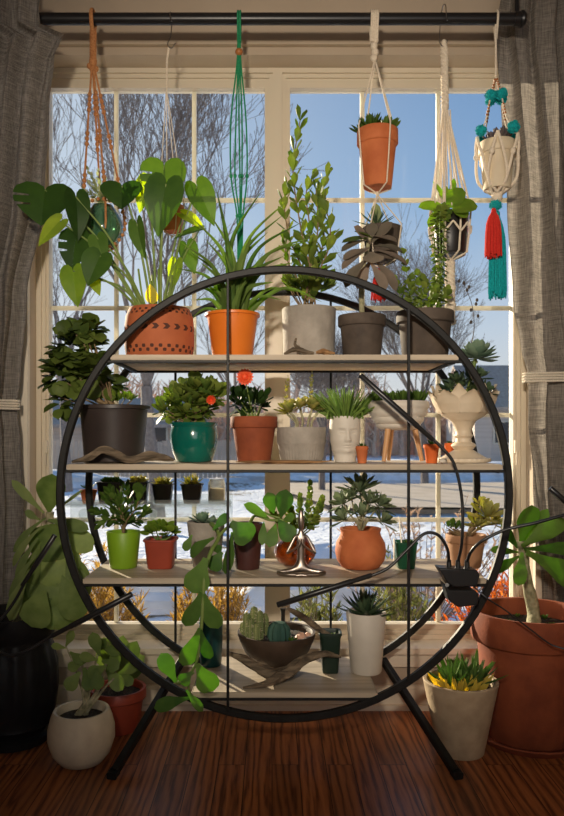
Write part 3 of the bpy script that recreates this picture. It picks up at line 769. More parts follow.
def strand(mb, P, r, knots=(), kr=2.0, n=6):
    P = [V(p) for p in P]; mb.tube(P, r, n)
    A, B = P[0], P[1]
    for t in knots: knot(mb, A.lerp(B, t), r * kr)
def cradle(mb, top, c, zr, rr, zm, rm, zb, rb, n, r, ph=0, knots=(), kr=2.0, net=False, end=.016):
    top = V(top); e = r + .0028
    for i in range(n):
        a = ph + 2 * PI * i / n; u = V((cos(a), sin(a), 0)); cc = V((c[0], c[1], 0))
        P = [top + u * r * 1.2, cc + u * (rr + e) + V((0, 0, zr + .006)), cc + u * (rr + e) + V((0, 0, zr - .004)), cc + u * (rm + e) + V((0, 0, zm)), cc + u * (rb + e) + V((0, 0, zb + .004)), cc + u * (rb * .7) + V((0, 0, zb - e)), cc + V((0, 0, zb - end))]
        strand(mb, P, r, knots, kr)
        if net:
            a2 = a + 2 * PI / n; Q = []
            for k in range(7):
                t = k / 6; aa = a + (a2 - a) * t; rr_ = rm + (rr - rm) * .35 * (1 - abs(2 * t - 1)) + e + r * 1.2
                Q.append(cc + V((cos(aa) * rr_, sin(aa) * rr_, zm + (zr - zm) * .42 * (1 - abs(2 * t - 1)))))
            mb.tube(smooth_path(Q, 2), r, 6)
    knot(mb, V((c[0], c[1], zb - end)), r * 2.6)

# --- rust rope holder with a green glass vase
X = at(93, 20, RODY).x
h = Thing('hanging_macrame_holder', 'rust brown knotted rope hanger holding the round green vase', 'plant hanger', (X, RODY, ROD_Z), HG)
mb = MB(); over_rod(mb, X, .007, at(0, 34, RODY).z); braid(mb, at(93, 30, RODY), at(93, 62, RODY), .0065, .006, 4, 3); h.part('twisted_rope', mb, M['rustcord'])
vc = at(103, 226, RODY); zr = at(0, 206, RODY).z; zb = at(0, 248, RODY).z
mb = MB(); knot(mb, at(93, 62, RODY), .014, 1.6)
for a in range(4): knot(mb, at(89 + 2.5 * a, 66 + (a % 2) * 3, RODY), .008)
rv = m(20, RODY)
cradle(mb, at(93, 66, RODY), (vc.x, vc.y), zr + .02, rv * .86, vc.z, rv * 1.0, zb, rv * .5, 4, .0036, .35, (.22, .26, .30, .34, .52, .56, .60, .84, .88, .92), 2.1)
h.part('cradle_rope', mb, M['rustcord'])
mb = MB()
for k in range(26):
    a = 2 * PI * k / 26; q = rv + .0135; knot(mb, vc + V((q * cos(a) * 1.0, -q * .35 * 1 - .0, q * sin(a) * 1.02)), .0066, 1)
h.part('knotted_hoop', mb, M['rustcord'])
hv = Thing('hanging_vase_plant', 'round dark green glass vase with pale leafy sprigs, in the rust rope hanger', 'plant', (vc.x, vc.y, zb), 'hanging plants')
pr = [(0, zb)] + [(rv * max(.3, sin(PI * (.13 + .72 * k / 12))) , zb + (zr - zb) * k / 12) for k in range(13)]
pr = [(0, zb), (rv * .48, zb)] + [(rv * (.5 + .5 * sin(PI * (k / 12) ** .9)) , zb + (zr - zb) * k / 12) for k in range(1, 13)] + [(rv * .42, zr - .004), (0, zr - .012)]
hv.part('vase', MB().lathe((vc.x, vc.y, 0), pr, 40), M['greenglass'])
ml, ms = MB(), MB()
for i, (px, py) in enumerate([(84, 190), (92, 176), (98, 172), (104, 182), (110, 190), (90, 184), (100, 190), (88, 170)]):
    e = at(px, py, RODY + .02 * ((i % 3) - 1)); s_ = V((vc.x, vc.y, zr - .01))
    sprig(ml, ms, [s_, s_.lerp(e, .5) + V((0, -.01, .01)), e], 7, .022, .013, ovate, .0016, .5, 0, True, i, .2)
hv.part('stems', ms, M['stem']); hv.part('foliage', ml, M['pale'])

# --- clear cord on a wire hook
X = at(171, 20, RODY).x
h = Thing('hanging_cord_holder', 'thin white cord on an open wire hook, above the split-leaf plant', 'plant hanger', (X, RODY, ROD_Z), HG)
q = .0195 + .003
P = [V((X + .005, RODY - q, ROD_Z - .02))] + [V((X, RODY + q * cos(PI + PI * k / 8), ROD_Z - q * sin(PI + PI * k / 8))) for k in range(9)] + [V((X - .004, RODY + q * .8, ROD_Z - .05)), V((X - .012, RODY, ROD_Z - .085)), V((X + .002, RODY - .008, ROD_Z - .104)), V((X + .016, RODY - .006, ROD_Z - .085))]
h.part('wire_hook', MB().tube(smooth_path(P, 4), .0018, 8), M['wire'])
pc = at(172, 232, RODY); pr_ = m(12, RODY)
mb = MB(); mb.tube([at(169, 47, RODY), at(167, 60, RODY), at(166.5, 94, RODY)], [.004, .0032, .0022], 8)
cradle(mb, at(166.5, 92, RODY), (pc.x, pc.y), at(0, 206, RODY).z, pr_, at(0, 220, RODY).z, pr_ * .85, pc.z, pr_ * .7, 4, .0015, .5, (.95,))
h.part('cord', mb, M['whitecord'])
hp = Pot('hanging_potted_sprig', 'small orange pot hung on thin white cord, mostly behind the big split leaf', 172, RODY, pc.z, 206, 24, 17, 'classic', M['terra'], group='hanging plants')
ml, ms = MB(), MB(); rosette(ml, hp.top, 16, .034, .012, obov, .4, 1.3, seed=3); hp.part('foliage', ml, M['mid'])

# --- green cord holder
X = at(239, 20, RODY).x
h = Thing('hanging_macrame_holder', 'green cord hanger with one wooden bead, dropping into the strappy plant', 'plant hanger', (X, RODY, ROD_Z), HG)
mb = MB(); over_rod(mb, X - .003, .0036, at(0, 40, RODY).z); over_rod(mb, X + .0045, .0036, at(0, 42, RODY).z)
for i, (a, b, c_) in enumerate([(231, 231, 237), (236, 235, 239), (239, 240, 240), (242, 242, 241), (246, 247, 243)]):
    yy = RODY + (-.012, .01, -.016, .012, -.008)[i]
    P = [at(239 + (i - 2) * .5, 34, RODY + (i - 2) * .002), at(239 + (i - 2) * 1.0, 64, RODY), at(a, 120, yy), at(b, 176, yy), at(c_, 216, RODY), at(238 + i, 262, RODY + (i - 2) * .003)]
    mb.tube(smooth_path(P, 5), .0030, 6)
    knot(mb, P[3], .0065); knot(mb, P[4], .0055)
knot(mb, at(240, 262, RODY), .011)
for i in range(9): mb.tube([at(240, 262, RODY), at(236 + i, 276, RODY + .012 * sin(i)), at(235 + 1.2 * i, 288, RODY + .015 * sin(i * 2))], .0018, 5)
h.part('cords', mb, M['greencord']); h.part('bead', MB().ball(at(239, 52, RODY), .0135, (1, 1, .95), 16), M['bead'])

# --- cream band holder, two tiers
X = at(374, 20, RODY).x
h = Thing('hanging_macrame_holder', 'cream cotton hanger with a knotted band, carrying two pots one above the other', 'plant hanger', (X, RODY, ROD_Z), HG)
mb = MB()
for k in range(4): over_rod(mb, X - .010 + .0066 * k, .0042, at(0, 42, RODY).z, 8)
for k in range(5): knot(mb, at(374 + (k % 2) * 1.2, 34 + k * 6, RODY), .0125, 1.1)
h.part('band', mb, M['whitecord'])
p1 = at(377.5, 188, RODY); ra, rb_ = m(41, RODY) / 2, m(29, RODY) / 2
mb = MB(); cradle(mb, at(375, 62, RODY), (p1.x, p1.y), at(0, 131, RODY).z, ra, at(0, 160, RODY).z, ra * .87, p1.z, rb_, 4, .0026, .45, (), end=.02)
p2 = at(382, 262, RODY); rc, rd_ = m(40, RODY) / 2, m(30, RODY) / 2
cradle(mb, (p1.x, p1.y, p1.z - .026), (p2.x, p2.y), at(0, 229, RODY).z, rc, at(0, 246, RODY).z, rc * .87, p2.z, rd_, 4, .0022, .9, (), end=.018)
h.part('cradle_cord', mb, M['whitecord'])
mb = MB(); tp = V((p2.x - .01, p2.y - .0, p2.z - .02)); r_ = R(4)
for i in range(40):
    a = r_.uniform(0, 2 * PI); q = r_.random() ** .5 * .03
    mb.tube([tp, tp + V((cos(a) * q * .7, sin(a) * q * .7, -.04)), tp + V((cos(a) * q, sin(a) * q, -.105 + r_.uniform(-.01, .01)))], .0022, 5)
h.part('tassel', mb, M['redwool'], label='red yarn tassel')
hp = Pot('hanging_potted_succulent', 'terracotta pot of small green succulent hanging high in the cream band hanger', 377.5, RODY, p1.z, 131, 41, 28, 'classic', M['terra'], group='hanging plants')
ml = MB(); r_ = R(8)
for i in range(15):
    a = r_.uniform(0, 2 * PI); q = r_.random() ** .5 * hp.rt * .75
    rosette(ml, hp.top + V((q * cos(a), q * sin(a), .022)), 11, .066, .015, obov, .5, 1.4, axis=V((cos(a) * .6 * q / hp.rt, sin(a) * .6 * q / hp.rt, 1)), thick=.004, seed=i)
hp.part('foliage', ml, M['mid'])
hp = Pot('hanging_potted_succulent', 'grey pot with a spiky dark succulent, on the lower tier of the cream band hanger', 382, RODY, p2.z, 228, 40, 28, 'taper', M['brownclay'], group='hanging plants')
ml = MB(); rosette(ml, hp.top + V((-.02, 0, .02)), 24, .085, .013, lance, .1, 1.3, thick=.006, seed=2, bend=.15); ml2 = MB()
ml2.leaf(hp.top + V((-.022, -.005, .012)), V((.02, -.02, 1)), V((0, -1, 0)), .085, .036, oval, 0, .1, 8, .014)
hp.part('foliage', ml, M['dark_agave']); hp.part('cactus_pad', ml2, M['pale'])

# --- cream braid on a hook
X = at(443, 20, RODY).x
h = Thing('hanging_macrame_holder', 'long cream braided hanger on a wire hook, with a knotted tail below its pot', 'plant hanger', (X, RODY, ROD_Z), HG)
P = [V((X + .004, RODY - q, ROD_Z - .03))] + [V((X, RODY + q * cos(PI + PI * k / 8), ROD_Z - q * sin(PI + PI * k / 8))) for k in range(9)] + [V((X - .004, RODY + q * .8, ROD_Z - .05)), V((X - .010, RODY, ROD_Z - .082)), V((X + .002, RODY - .006, ROD_Z - .098)), V((X + .014, RODY - .006, ROD_Z - .075))]
h.part('wire_hook', MB().tube(smooth_path(P, 4), .0018, 8), M['wire'])
mb = MB(); braid(mb, at(444, 47, RODY), at(445, 106, RODY), .007, .0070, 5, 3); knot(mb, at(444, 44, RODY), .011, 1.5); knot(mb, at(445, 107, RODY), .014, 1.2)
h.part('braid', mb, M['whitecord'])
pe = at(450, 255, RODY); re_ = m(37, RODY) / 2
mb = MB(); cradle(mb, at(445, 108, RODY), (pe.x, pe.y), at(0, 214, RODY).z, re_, at(0, 236, RODY).z, re_ * .92, pe.z, re_ * .8, 8, .0036, .3, (), net=True, end=.02)
for k in range(6): mb.tube([at(440 + 2 * k, 110, RODY + .006 * sin(k)), at(437 + 3.2 * k, 160, RODY + .02 * sin(k * 2)), at(435 + 4.2 * k, 205, RODY + (.066 if k % 2 else -.068))], .0026, 6)
h.part('cradle_cord', mb, M['whitecord'])
mb = MB(); a_ = V((pe.x, pe.y, pe.z - .022)); b_ = at(450, 322, RODY); braid(mb, a_, b_, .010, .0085, 5, 3)
for k in range(6): knot(mb, a_.lerp(b_, .3 + k * .14) + V(((k % 2 - .5) * .012, -.004, 0)), .0145, .9)
h.part('tail', mb, M['whitecord'])
hp = Pot('hanging_potted_orchid', 'black pot with lime green paddle leaves and a trailing vine, in the cream braided hanger', 450, RODY, pe.z, 214, 36, 30, 'taper', M['blackplastic'], group='hanging plants')
ml, ms = MB(), MB()
for b, t, w_, Y in [((446, 209), (421, 200), 19, 2.41), ((450, 208), (460, 186), 20, 2.42), ((452, 210), (477, 200), 26, 2.40), ((448, 208), (447, 184), 9, 2.47), ((444, 209), (428, 222), 12, 2.40), ((455, 209), (468, 214), 16, 2.41), ((447, 206), (438, 178), 6, 2.5), ((450, 207), (455, 176), 7, 2.5)]:
    pxleaf(ml, b, t, Y, w_, oval, .9, -.5, .12, .004)
hp.part('paddle_leaves', ml, M['bright'])
ml = MB()
for i, P in enumerate([[(447, 211), (440, 214), (440, 255), (437, 285), (436, 296)], [(446, 211), (437, 216), (434, 245), (436, 270), (432, 288)], [(448, 211), (444, 217), (443, 255), (442, 275), (440, 286)]]):
    PP = [at(P[0][0], P[0][1], RODY - .03)] + [at(x, y, RODY - .105 + .006 * i) for x, y in P[1:]]
    sprig(ml, ms, PP, 36, .026, .018, obov, .0018, .1, .002, True, i, .15, t0=.1)
hp.part('stems', ms, M['stem']); hp.part('trailing_foliage', ml, M['jade'])

# --- pompom holder
PY = 2.44
X = at(496, 20, RODY).x
h = Thing('hanging_pompom_holder', 'cream macrame hanger with teal pompoms and red and teal tassels, beside the right curtain', 'plant hanger', (X, RODY, ROD_Z), HG)
mb = MB(); over_rod(mb, X, .0038, at(0, 40, RODY).z, 8); mb.tube([V((X, RODY, at(0, 40, RODY).z)), at(496, 75, RODY)], .0038, 8); mb.tube([V((X - .007, RODY - .02, ROD_Z - .03)), at(496, 76, RODY - .01)], .0035, 6)
h.part('top_cord', mb, M['whitecord'])
T0 = at(496, 76, RODY); pf = at(497, 190, RODY); rf_ = m(36, RODY) / 2
mb = MB(); bd = MB(); pm = MB(); r_ = R(12)
def pom(c, r):
    pm.ball(c, r * .86, (1, 1, 1), 14, .06, r_)
    for i in range(130):
        d = V((r_.gauss(0, 1), r_.gauss(0, 1), r_.gauss(0, 1))).normalized(); pm.tube([V(c) + d * r * .7, V(c) + d * r * r_.uniform(.98, 1.1)], [.0022, .0012], 4)
for i in range(4):
    a = .5 + i * PI / 2; u = V((cos(a), sin(a), 0))
    p_ = [T0, at(496, 97, RODY) + u * .024, at(496, 122, RODY) + u * .046, V((pf.x, pf.y, at(0, 136, RODY).z)) + u * (rf_ + .012)]
    mb.tube(smooth_path(p_, 4), .0024, 6)
    for k in range(5): h.part('bead', MB().ball(p_[0].lerp(p_[1], .2 + .14 * k), .0042 if k % 2 else .0050, (1, 1, 1), 8), M['bead'])
    for k in range(4): h.part('bead', MB().ball(p_[1].lerp(p_[2], .42 + .13 * k), .0042, (1, 1, 1), 8), M['bead'])
    pom(p_[1], .0205); pom(p_[3] + V((0, 0, .004)), .021 if i % 2 else .019)
h.part('pompoms', pm, M['tealwool'])
zr, zb = at(0, 143, RODY).z, pf.z
for i in range(6):
    a = 2 * PI * i / 6 + .25; e = .0085
    for sg in (-1, 1):
        P = []
        for (t, z, rr) in ((0, zr + .012, rf_ + .011), (.25, zr - .02, rf_ + e + .002), (.5, zr - .05, rf_ * .95 + e), (.8, zr - .095, rf_ * .86 + e + .004), (1, zb + .022, rf_ * .74 + e)):
            aa = a + sg * t * PI / 6; rr += .003; P.append(V((pf.x + rr * cos(aa), pf.y + rr * sin(aa), z)))
        P += [V((pf.x + .3 * rf_ * cos(a), pf.y + .3 * rf_ * sin(a), zb - .012)), V((pf.x, pf.y, zb - .016))]
        mb.tube(smooth_path(P, 4), .0052, 7)
    knot(mb, V((pf.x + (rf_ * .95 + .012) * cos(a + PI / 12 * 3), pf.y + (rf_ * .95 + .012) * sin(a + PI / 12 * 3), zr - .05)), .010)
knot(mb, V((pf.x, pf.y, zb - .022)), .020)
h.part('net_cords', mb, M['whitecord'])
pm = MB(); tb = V((pf.x - .004, pf.y, zb - .052)); pom(tb, .021); h.part('end_pompom', pm, M['tealwool'])
def tassel(c, Ln, w_, mt, seed, n=60):
    mb = MB(); r_ = R(seed); mb.ball(V(c) + V((0, 0, -.008)), .009, (1, 1, 1.4), 10)
    for i in range(n):
        a = r_.uniform(0, 2 * PI); q = r_.random() ** .5 * w_
        mb.tube(smooth_path([c, V(c) + V((cos(a) * q * .8, sin(a) * q * .8, -Ln * .3)), V(c) + V((cos(a) * q, sin(a) * q, -Ln * r_.uniform(.92, 1.02)))], 3), .0024, 5)
    h.part('tassel', mb, mt, label='%s yarn tassel' % ('red' if seed == 1 else 'teal'))
tassel(tb + V((-.012, -.016, -.018)), .165, .029, M['redwool'], 1, 90); tassel(tb + V((.010, .014, -.018)), .295, .030, M['tealwool'], 2, 120)
hp = Pot('hanging_potted_sedum', 'cream pot of dark purple sedum inside the pompom hanger', 497, RODY, zb, 143, 36, 27, 'classic', M['cream'], group='hanging plants')
ml = MB(); r_ = R(3)
for i in range(7):
    a = r_.uniform(0, 2 * PI); qq = r_.random() ** .5 * .035; rosette(ml, hp.top + V((qq * cos(a), qq * sin(a), .032)), 10, .046, .016, obov, .4, 1.35, thick=.004, seed=i)
M['purple'] = G((70, 66, 62), (120, 104, 110), tr=.1); hp.part('foliage', ml, M['purple'])
# ================================================================ plants on the stand
from mathutils import noise as NZ
GP = 'potted plants on the round stand'
E = .001
def front(py, Y, w): return VY - (VY - py) * (Y - m(w, Y) / 2) / Y
def SP(name, label, lv, px, Y, ptop, wt, wb, style, mt, **k):
    return Pot(name, label, px, Y, SH[lv] + E, front(ptop, Y, wt) if ptop < VY else ptop, wt, wb, style, mt, group=k.pop('group', None), **k)
def moundpx(pt, ml, ms, c, rad, n, Lp, Wp, Y=None, ry=None, **k):
    Y = Y or pt.Y; mound_leaves(ml, ms, pt.top, at(c[0], c[1], Y), (m(rad[0], Y), ry or m(rad[0], Y) * .7, m(rad[1], Y)), n, m(Lp, Y), m(Wp, Y), **k)
def driftwood(mb, pts, sq=.8, seed=0, n=14, amp=.28):
    C3 = [at(a, b, Y) for a, b, Y, r in pts]; P = smooth_path(C3, 7)
    rr = [m(r, Y) for a, b, Y, r in pts]; b = len(mb.v)
    for i, p in enumerate(P):
        k = i / 7; j = min(int(k), len(rr) - 2); r = rr[j] + (rr[j + 1] - rr[j]) * (k - j)
        d = (P[min(i + 1, len(P) - 1)] - P[max(i - 1, 0)]).normalized(); a0, a1 = perp(d)
        for q in range(n):
            a = 2 * PI * q / n + i * .05
            g = 1 + amp * NZ.noise(V((cos(a) * 2.2 + seed, sin(a) * 2.2, i * .16))) + .12 * sin(5 * a + seed)
            mb.v.append(p + (a0 * cos(a) + a1 * sin(a) * sq) * r * g)
    for i in range(len(P) - 1):
        for q in range(n): mb.f.append((b + i * n + q, b + i * n + (q + 1) % n, b + (i + 1) * n + (q + 1) % n, b + (i + 1) * n + q))
    mb.f.append(tuple(b + k for k in range(n))[::-1]); mb.f.append(tuple(b + (len(P) - 1) * n + k for k in range(n)))
def lift(mb, zmin, b=0):
    dz = zmin - min(v.z for v in mb.v)
    for v in mb.v: v.z += dz
M['drift'] = mat('grey_driftwood', lin((62, 52, 42)), .85, lin((140, 122, 100)), 60, ndet=9, bump=1, bs=110, stretch=(.12, 1, 1), lo=.3, hi=.7)
M['bark2'] = mat('tan_bark', lin((128, 92, 58)), .85, lin((168, 128, 86)), 40, bump=.6, bs=90, stretch=(.3, 1, 1))

# ---------------- top shelf
def pattern_clay():
    M_, nt, out = newmat('stamped_terracotta'); L = nt.links.new
    tc = N(nt, 'TexCoord'); sp = N(nt, 'SeparateXYZ'); L(tc.outputs['Object'], sp.inputs[0])
    an = N(nt, 'Math', operation='ARCTAN2'); L(sp.outputs['Y'], an.inputs[0]); L(sp.outputs['X'], an.inputs[1])
    tot = None
    for zc, hw, na, nz in ((.028, .013, 26, 250), (.095, .009, 20, 190), (.148, .008, 30, 300)):
        s1 = N(nt, 'Math', operation='SUBTRACT'); L(sp.outputs['Z'], s1.inputs[0]); s1.inputs[1].default_value = zc
        ab = N(nt, 'Math', operation='ABSOLUTE'); L(s1.outputs[0], ab.inputs[0]); lt = N(nt, 'Math', operation='LESS_THAN'); L(ab.outputs[0], lt.inputs[0]); lt.inputs[1].default_value = hw
        ma = N(nt, 'Math', operation='MULTIPLY'); L(an.outputs[0], ma.inputs[0]); ma.inputs[1].default_value = na
        mz = N(nt, 'Math', operation='MULTIPLY'); L(s1.outputs[0], mz.inputs[0]); mz.inputs[1].default_value = nz
        if na == 20:
            mz2 = N(nt, 'Math', operation='ABSOLUTE'); L(mz.outputs[0], mz2.inputs[0]); a2 = N(nt, 'Math', operation='ADD'); L(ma.outputs[0], a2.inputs[0]); L(mz2.outputs[0], a2.inputs[1])
            pr = N(nt, 'Math', operation='SINE'); L(a2.outputs[0], pr.inputs[0])
        else:
            sa = N(nt, 'Math', operation='SINE'); L(ma.outputs[0], sa.inputs[0]); sz = N(nt, 'Math', operation='SINE'); L(mz.outputs[0], sz.inputs[0])
            pr = N(nt, 'Math', operation='MULTIPLY'); L(sa.outputs[0], pr.inputs[0]); L(sz.outputs[0], pr.inputs[1])
        gt = N(nt, 'Math', operation='GREATER_THAN'); L(pr.outputs[0], gt.inputs[0]); gt.inputs[1].default_value = .2
        mk = N(nt, 'Math', operation='MULTIPLY'); L(gt.outputs[0], mk.inputs[0]); L(lt.outputs[0], mk.inputs[1])
        if tot: q = N(nt, 'Math', operation='ADD'); L(tot, q.inputs[0]); L(mk.outputs[0], q.inputs[1]); tot = q.outputs[0]
        else: tot = mk.outputs[0]
    n = N(nt, 'TexNoise', Scale=18.0, Detail=5.0); L(tc.outputs['Object'], n.inputs['Vector'])
    mx = N(nt, 'MixRGB'); L(n.outputs['Fac'], mx.inputs[0]); mx.inputs[1].default_value = c4(lin((150, 76, 42))); mx.inputs[2].default_value = c4(lin((188, 104, 62)))
    m2 = N(nt, 'MixRGB'); L(tot, m2.inputs[0]); L(mx.outputs[0], m2.inputs[1]); m2.inputs[2].default_value = c4(lin((74, 38, 24)))
    p = N(nt, 'BsdfPrincipled', Roughness=.8); L(m2.outputs[0], p.inputs['Base Color'])
    b = N(nt, 'Bump', Strength=.35, Distance=.003); b.invert = True; L(tot, b.inputs['Height']); L(b.outputs[0], p.inputs['Normal'])
    L(p.outputs[0], out.inputs['Surface']); return M_
t = SP('potted_monstera', 'stamped terracotta pot of big split-leaf foliage, first pot on the top shelf', 0, 159.5, 2.395, 303, 69, 60,
       [(.90, 0), (.95, .04), (1, .25), (1, .62), (.97, .83), (.90, .95), (.86, 1)], pattern_clay())
ml, ms = MB(), MB(); md = MB(); mbr = MB()
def hl(mbx, b, tp, Y, w, shape=HEART, tilt=.3, bend=-.35, fold=.15, side=0, dy=-.02, stem=None, wav=.0, other=None):
    A = at(b[0], b[1], Y); B = at(tp[0], tp[1], Y + dy); d = B - A
    mbx.heart(A, d, V((side, -1, tilt)), d.length, m(w, Y), shape, bend, fold, wav, other)
    s = t.top + V((max(-.05, min(.05, (A.x - t.top.x) * .18)), -.02, 0))
    mid = s.lerp(A, .55) + V(((A.x - s.x) * -.10, (A.y - s.y) * .2, .02))
    ms.tube(smooth_path([s, mid, A], 6), [.0048 - .0024 * k / 12 for k in range(13)], 7)
hl(md, (45, 190), (40, 224), 2.33, 60, HEART, .5, -.2, .1, other=SPLIT)
hl(mbr, (60, 221), (36, 243), 2.31, 20)
hl(md, (76, 197), (80, 238), 2.30, 26, HEART, .1, -.4, .3, .5)
hl(md, (76, 236), (70, 270), 2.33, 32, HEART, .3, -.3, .12, other=SPLIT)
hl(ml, (97, 238), (104, 262), 2.31, 20)
hl(ml, (100, 256), (86, 284), 2.29, 32, HEART, .3, -.3, .2)
hl(mbr, (73, 271), (76, 305), 2.30, 27, HEART, .2)
hl(mbr, (93, 278), (99, 294), 2.33, 13)
hl(md, (122, 186), (121, 208), 2.33, 42, HEART, .8, -.2, .2)
hl(ml, (164, 166), (162, 206), 2.345, 46, HEART, .15, -.3, .12, other=SPLIT)
hl(ml, (166, 184), (156, 233), 2.30, 40, HEART, .2, -.35, .15)
hl(mbr, (148, 180), (138, 210), 2.36, 22)
hl(ml, (137, 224), (142, 258), 2.33, 19, HEART, .2, -.3, .35, -.5)
hl(ml, (197, 186), (214, 222), 2.44, 28, HEART, .25, -.4, .2)
hl(mbr, (183, 214), (206, 226), 2.43, 16, HEART, .9)
hl(ml, (200, 229), (172, 236), 2.43, 14, HEART, 1.2, -.2, .2)
hl(ml, (187, 245), (194, 272), 2.43, 20, HEART, .2)
hl(mbr, (176, 262), (172, 288), 2.40, 15, HEART, .2)
for a in (1, 3, 4, 6):
    x = t.top.x + (a - 4) * .012; ms.tube(smooth_path([(x, t.Y + .02 * (a % 2), t.top.z), (x + (a - 4) * .006, t.Y - .01, t.top.z + .06), (x + (a - 4) * .010, t.Y - .02, t.top.z + .13 + .02 * (a % 3))], 4), .0035, 6)
yl = MB(); pxleaf(yl, (153, 304), (150, 284), 2.36, 13, ovate, .3)
t.part('petioles', ms, M['stem']); t.part('foliage', ml, G((40, 76, 18), (70, 106, 28), tr=.15)); t.part('dark_foliage', md, M['deep'], label='dark green split leaves'); t.part('young_foliage', mbr, M['bright'], label='bright young leaves')
M['yellow'] = G((178, 168, 30), (206, 196, 60), tr=.4); t.part('yellowed_leaf', yl, M['yellow'], label='yellowed leaf at the pot rim')

t = SP('potted_aloe', 'bright orange plastic pot of long strappy green leaves on the top shelf', 0, 232.5, 2.365, 309, 55, 40, 'lip', M['orange'])
ml = MB(); r_ = R(6)
for (tx, ty, w_, dy, bd) in [(190, 216, 7, -.03, -.25), (216, 188, 8, -.02, .0), (182, 243, 7, -.05, -.6), (186, 286, 6, -.06, -.7), (262, 190, 8, .03, .2), (284, 214, 7, 0, -.3), (288, 200, 7, .05, .1), (302, 222, 7, .02, -.25),
        (312, 240, 7, .03, -.3), (318, 236, 6, .06, -.3), (284, 256, 9, -.06, -.4), (296, 262, 8, -.05, -.5), (226, 226, 8, .05, .1), (206, 240, 8, -.06, -.3), (200, 262, 8, -.07, -.5), (252, 236, 10, -.06, -.15), (224, 250, 9, -.07, -.1),
        (268, 232, 9, .01, -.15), (210, 214, 8, .06, .05), (322, 302, 6, -.03, -.25), (282, 300, 6, -.07, -.7), (300, 292, 5, .02, -.7), (194, 300, 6, -.05, -.8), (176, 268, 6, .02, -.5), (236, 262, 10, -.08, .1), (258, 262, 9, -.08, -.2), (274, 282, 9, -.08, -.5), (192, 318, 5, -.07, -.9), (270, 268, 8, -.07, -.5), (204, 284, 8, -.08, -.5), (226, 280, 10, -.09, 0), (246, 280, 9, -.1, -.1), (190, 252, 6, .05, -.4), (214, 268, 8, -.08, -.3)]:
    dy = min(dy, -.02) if tx > 262 or tx < 216 else dy; b = t.top + V(((tx - 235) * .00035 + r_.uniform(-.01, .01), r_.uniform(-.03, .03) + dy * .3, 0)); e = at(tx, ty, t.Y + dy)
    d = e - b; L_ = d.length; s_ = 1 if d.x > 0 else -1; u_ = d.normalized(); up = V((-u_.z * s_ * .75, -.75, abs(u_.x) * .75 + .1)); bd *= 1.5; bd = min(bd, -.25) if abs(u_.x) > .25 else bd
    d = (d.normalized() - d.normalized().cross(up).normalized().cross(d.normalized()) * (bd * .5)).normalized()
    arc = V((-u_.z * s_, 0, abs(u_.x))) * (L_ * (.10 + .16 * abs(u_.x))) * (1 if abs(tx - 235) > 22 else .3); ml.ribbon([b, b.lerp(e, .3) + arc * .75, b.lerp(e, .62) + arc, e], m(w_ * 1.5, t.Y), lance, V((-u_.z * s_ * .5, -.85, abs(u_.x) * .5 + .1)))
t.part('foliage', ml, M['aloe'])

t = SP('potted_elephant_bush', 'smooth grey concrete pot with a tall upright small-leaved bush on the top shelf', 0, 309, 2.445, 304, 54, 51, 'taper', M['concrete'])
ml, ms = MB(), MB()
S_ = t.top
for i, (P, n, L_) in enumerate([([(310, 270), (305, 250), (297, 205), (293, 168), (300, 121)], 20, 16), ([(316, 270), (324, 236), (319, 205), (326, 176)], 15, 16), ([(302, 270), (290, 240), (284, 205), (287, 188)], 12, 14),
        ([(318, 275), (328, 250), (330, 225), (322, 200)], 12, 17), ([(309, 265), (310, 230), (306, 195), (312, 180)], 13, 15), ([(298, 280), (288, 262), (284, 240)], 8, 13), ([(312, 268), (318, 228), (316, 190)], 12, 15)]):
    Y = 2.44 + .02 * ((i % 3) - 1)
    sprig(ml, ms, [S_ + V(((i - 3) * .008, .01 * ((i % 3) - 1), 0))] + [at(x, y, Y) for x, y in P], n + 1, m(L_ * 1.25), m(L_ * .60), obov, .0038, .55, .0035, True, i, .25, t0=.12)
moundpx(t, ml, ms, (309, 288), (27, 17), 130, 14, 7.5, ry=.055, seed=4, thick=.003, lo=-.2)
t.part('stems', ms, M['woodystem']); t.part('foliage', ml, M['jade'])

t = SP('potted_kalanchoe', 'dark clay pot with broad felted brown leaves on the top shelf', 0, 362, 2.40, 312, 48, 37, 'classic', M['brownclay'])
ml, ms, mg = MB(), MB(), MB()
ms.tube(smooth_path([t.top, at(362, 280, 2.40), at(370, 236, 2.385)], 6), [.009] * 7 + [.007] * 6, 9)
for (bx, by, tx, ty, w_, Y, tl, bd) in [(368, 240, 340, 244, 13, 2.36, 1.5, -.5), (368, 250, 339, 262, 13, 2.33, 1.5, -.5), (369, 258, 340, 280, 15, 2.31, 1.3, -.6), (373, 236, 398, 238, 14, 2.36, 1.6, -.3), (373, 250, 412, 254, 14, 2.33, 1.6, -.6),
        (372, 258, 402, 286, 16, 2.31, 1.3, -.4), (371, 252, 374, 262, 22, 2.28, 2.0, -.3), (370, 262, 388, 288, 13, 2.29, 1, -.3), (371, 244, 352, 228, 15, 2.38, 1, .2), (372, 242, 394, 224, 15, 2.38, 1, .2), (370, 248, 342, 254, 14, 2.34, 1.4, -.4), (373, 246, 404, 244, 13, 2.35, 1.4, -.5), (371, 240, 372, 222, 12, 2.41, .5, .2), (370, 262, 356, 286, 14, 2.34, 1, -.4)]:
    pxleaf(ml, (bx, by), (tx, ty), Y, w_, spat, tl, bd, .25, .006, dy=-.02, ns=9)
for (bx, by, tx, ty, w_, Y) in [(368, 238, 342, 238, 12, 2.37), (373, 238, 356, 228, 8, 2.38)]: pxleaf(mg, (bx, by), (tx, ty), Y, w_, oval, 1.5, -.3, .2, .005)
t.part('stem', ms, M['palestem']); t.part('foliage', ml, M['brownleaf']); t.part('young_foliage', mg, M['olive'])

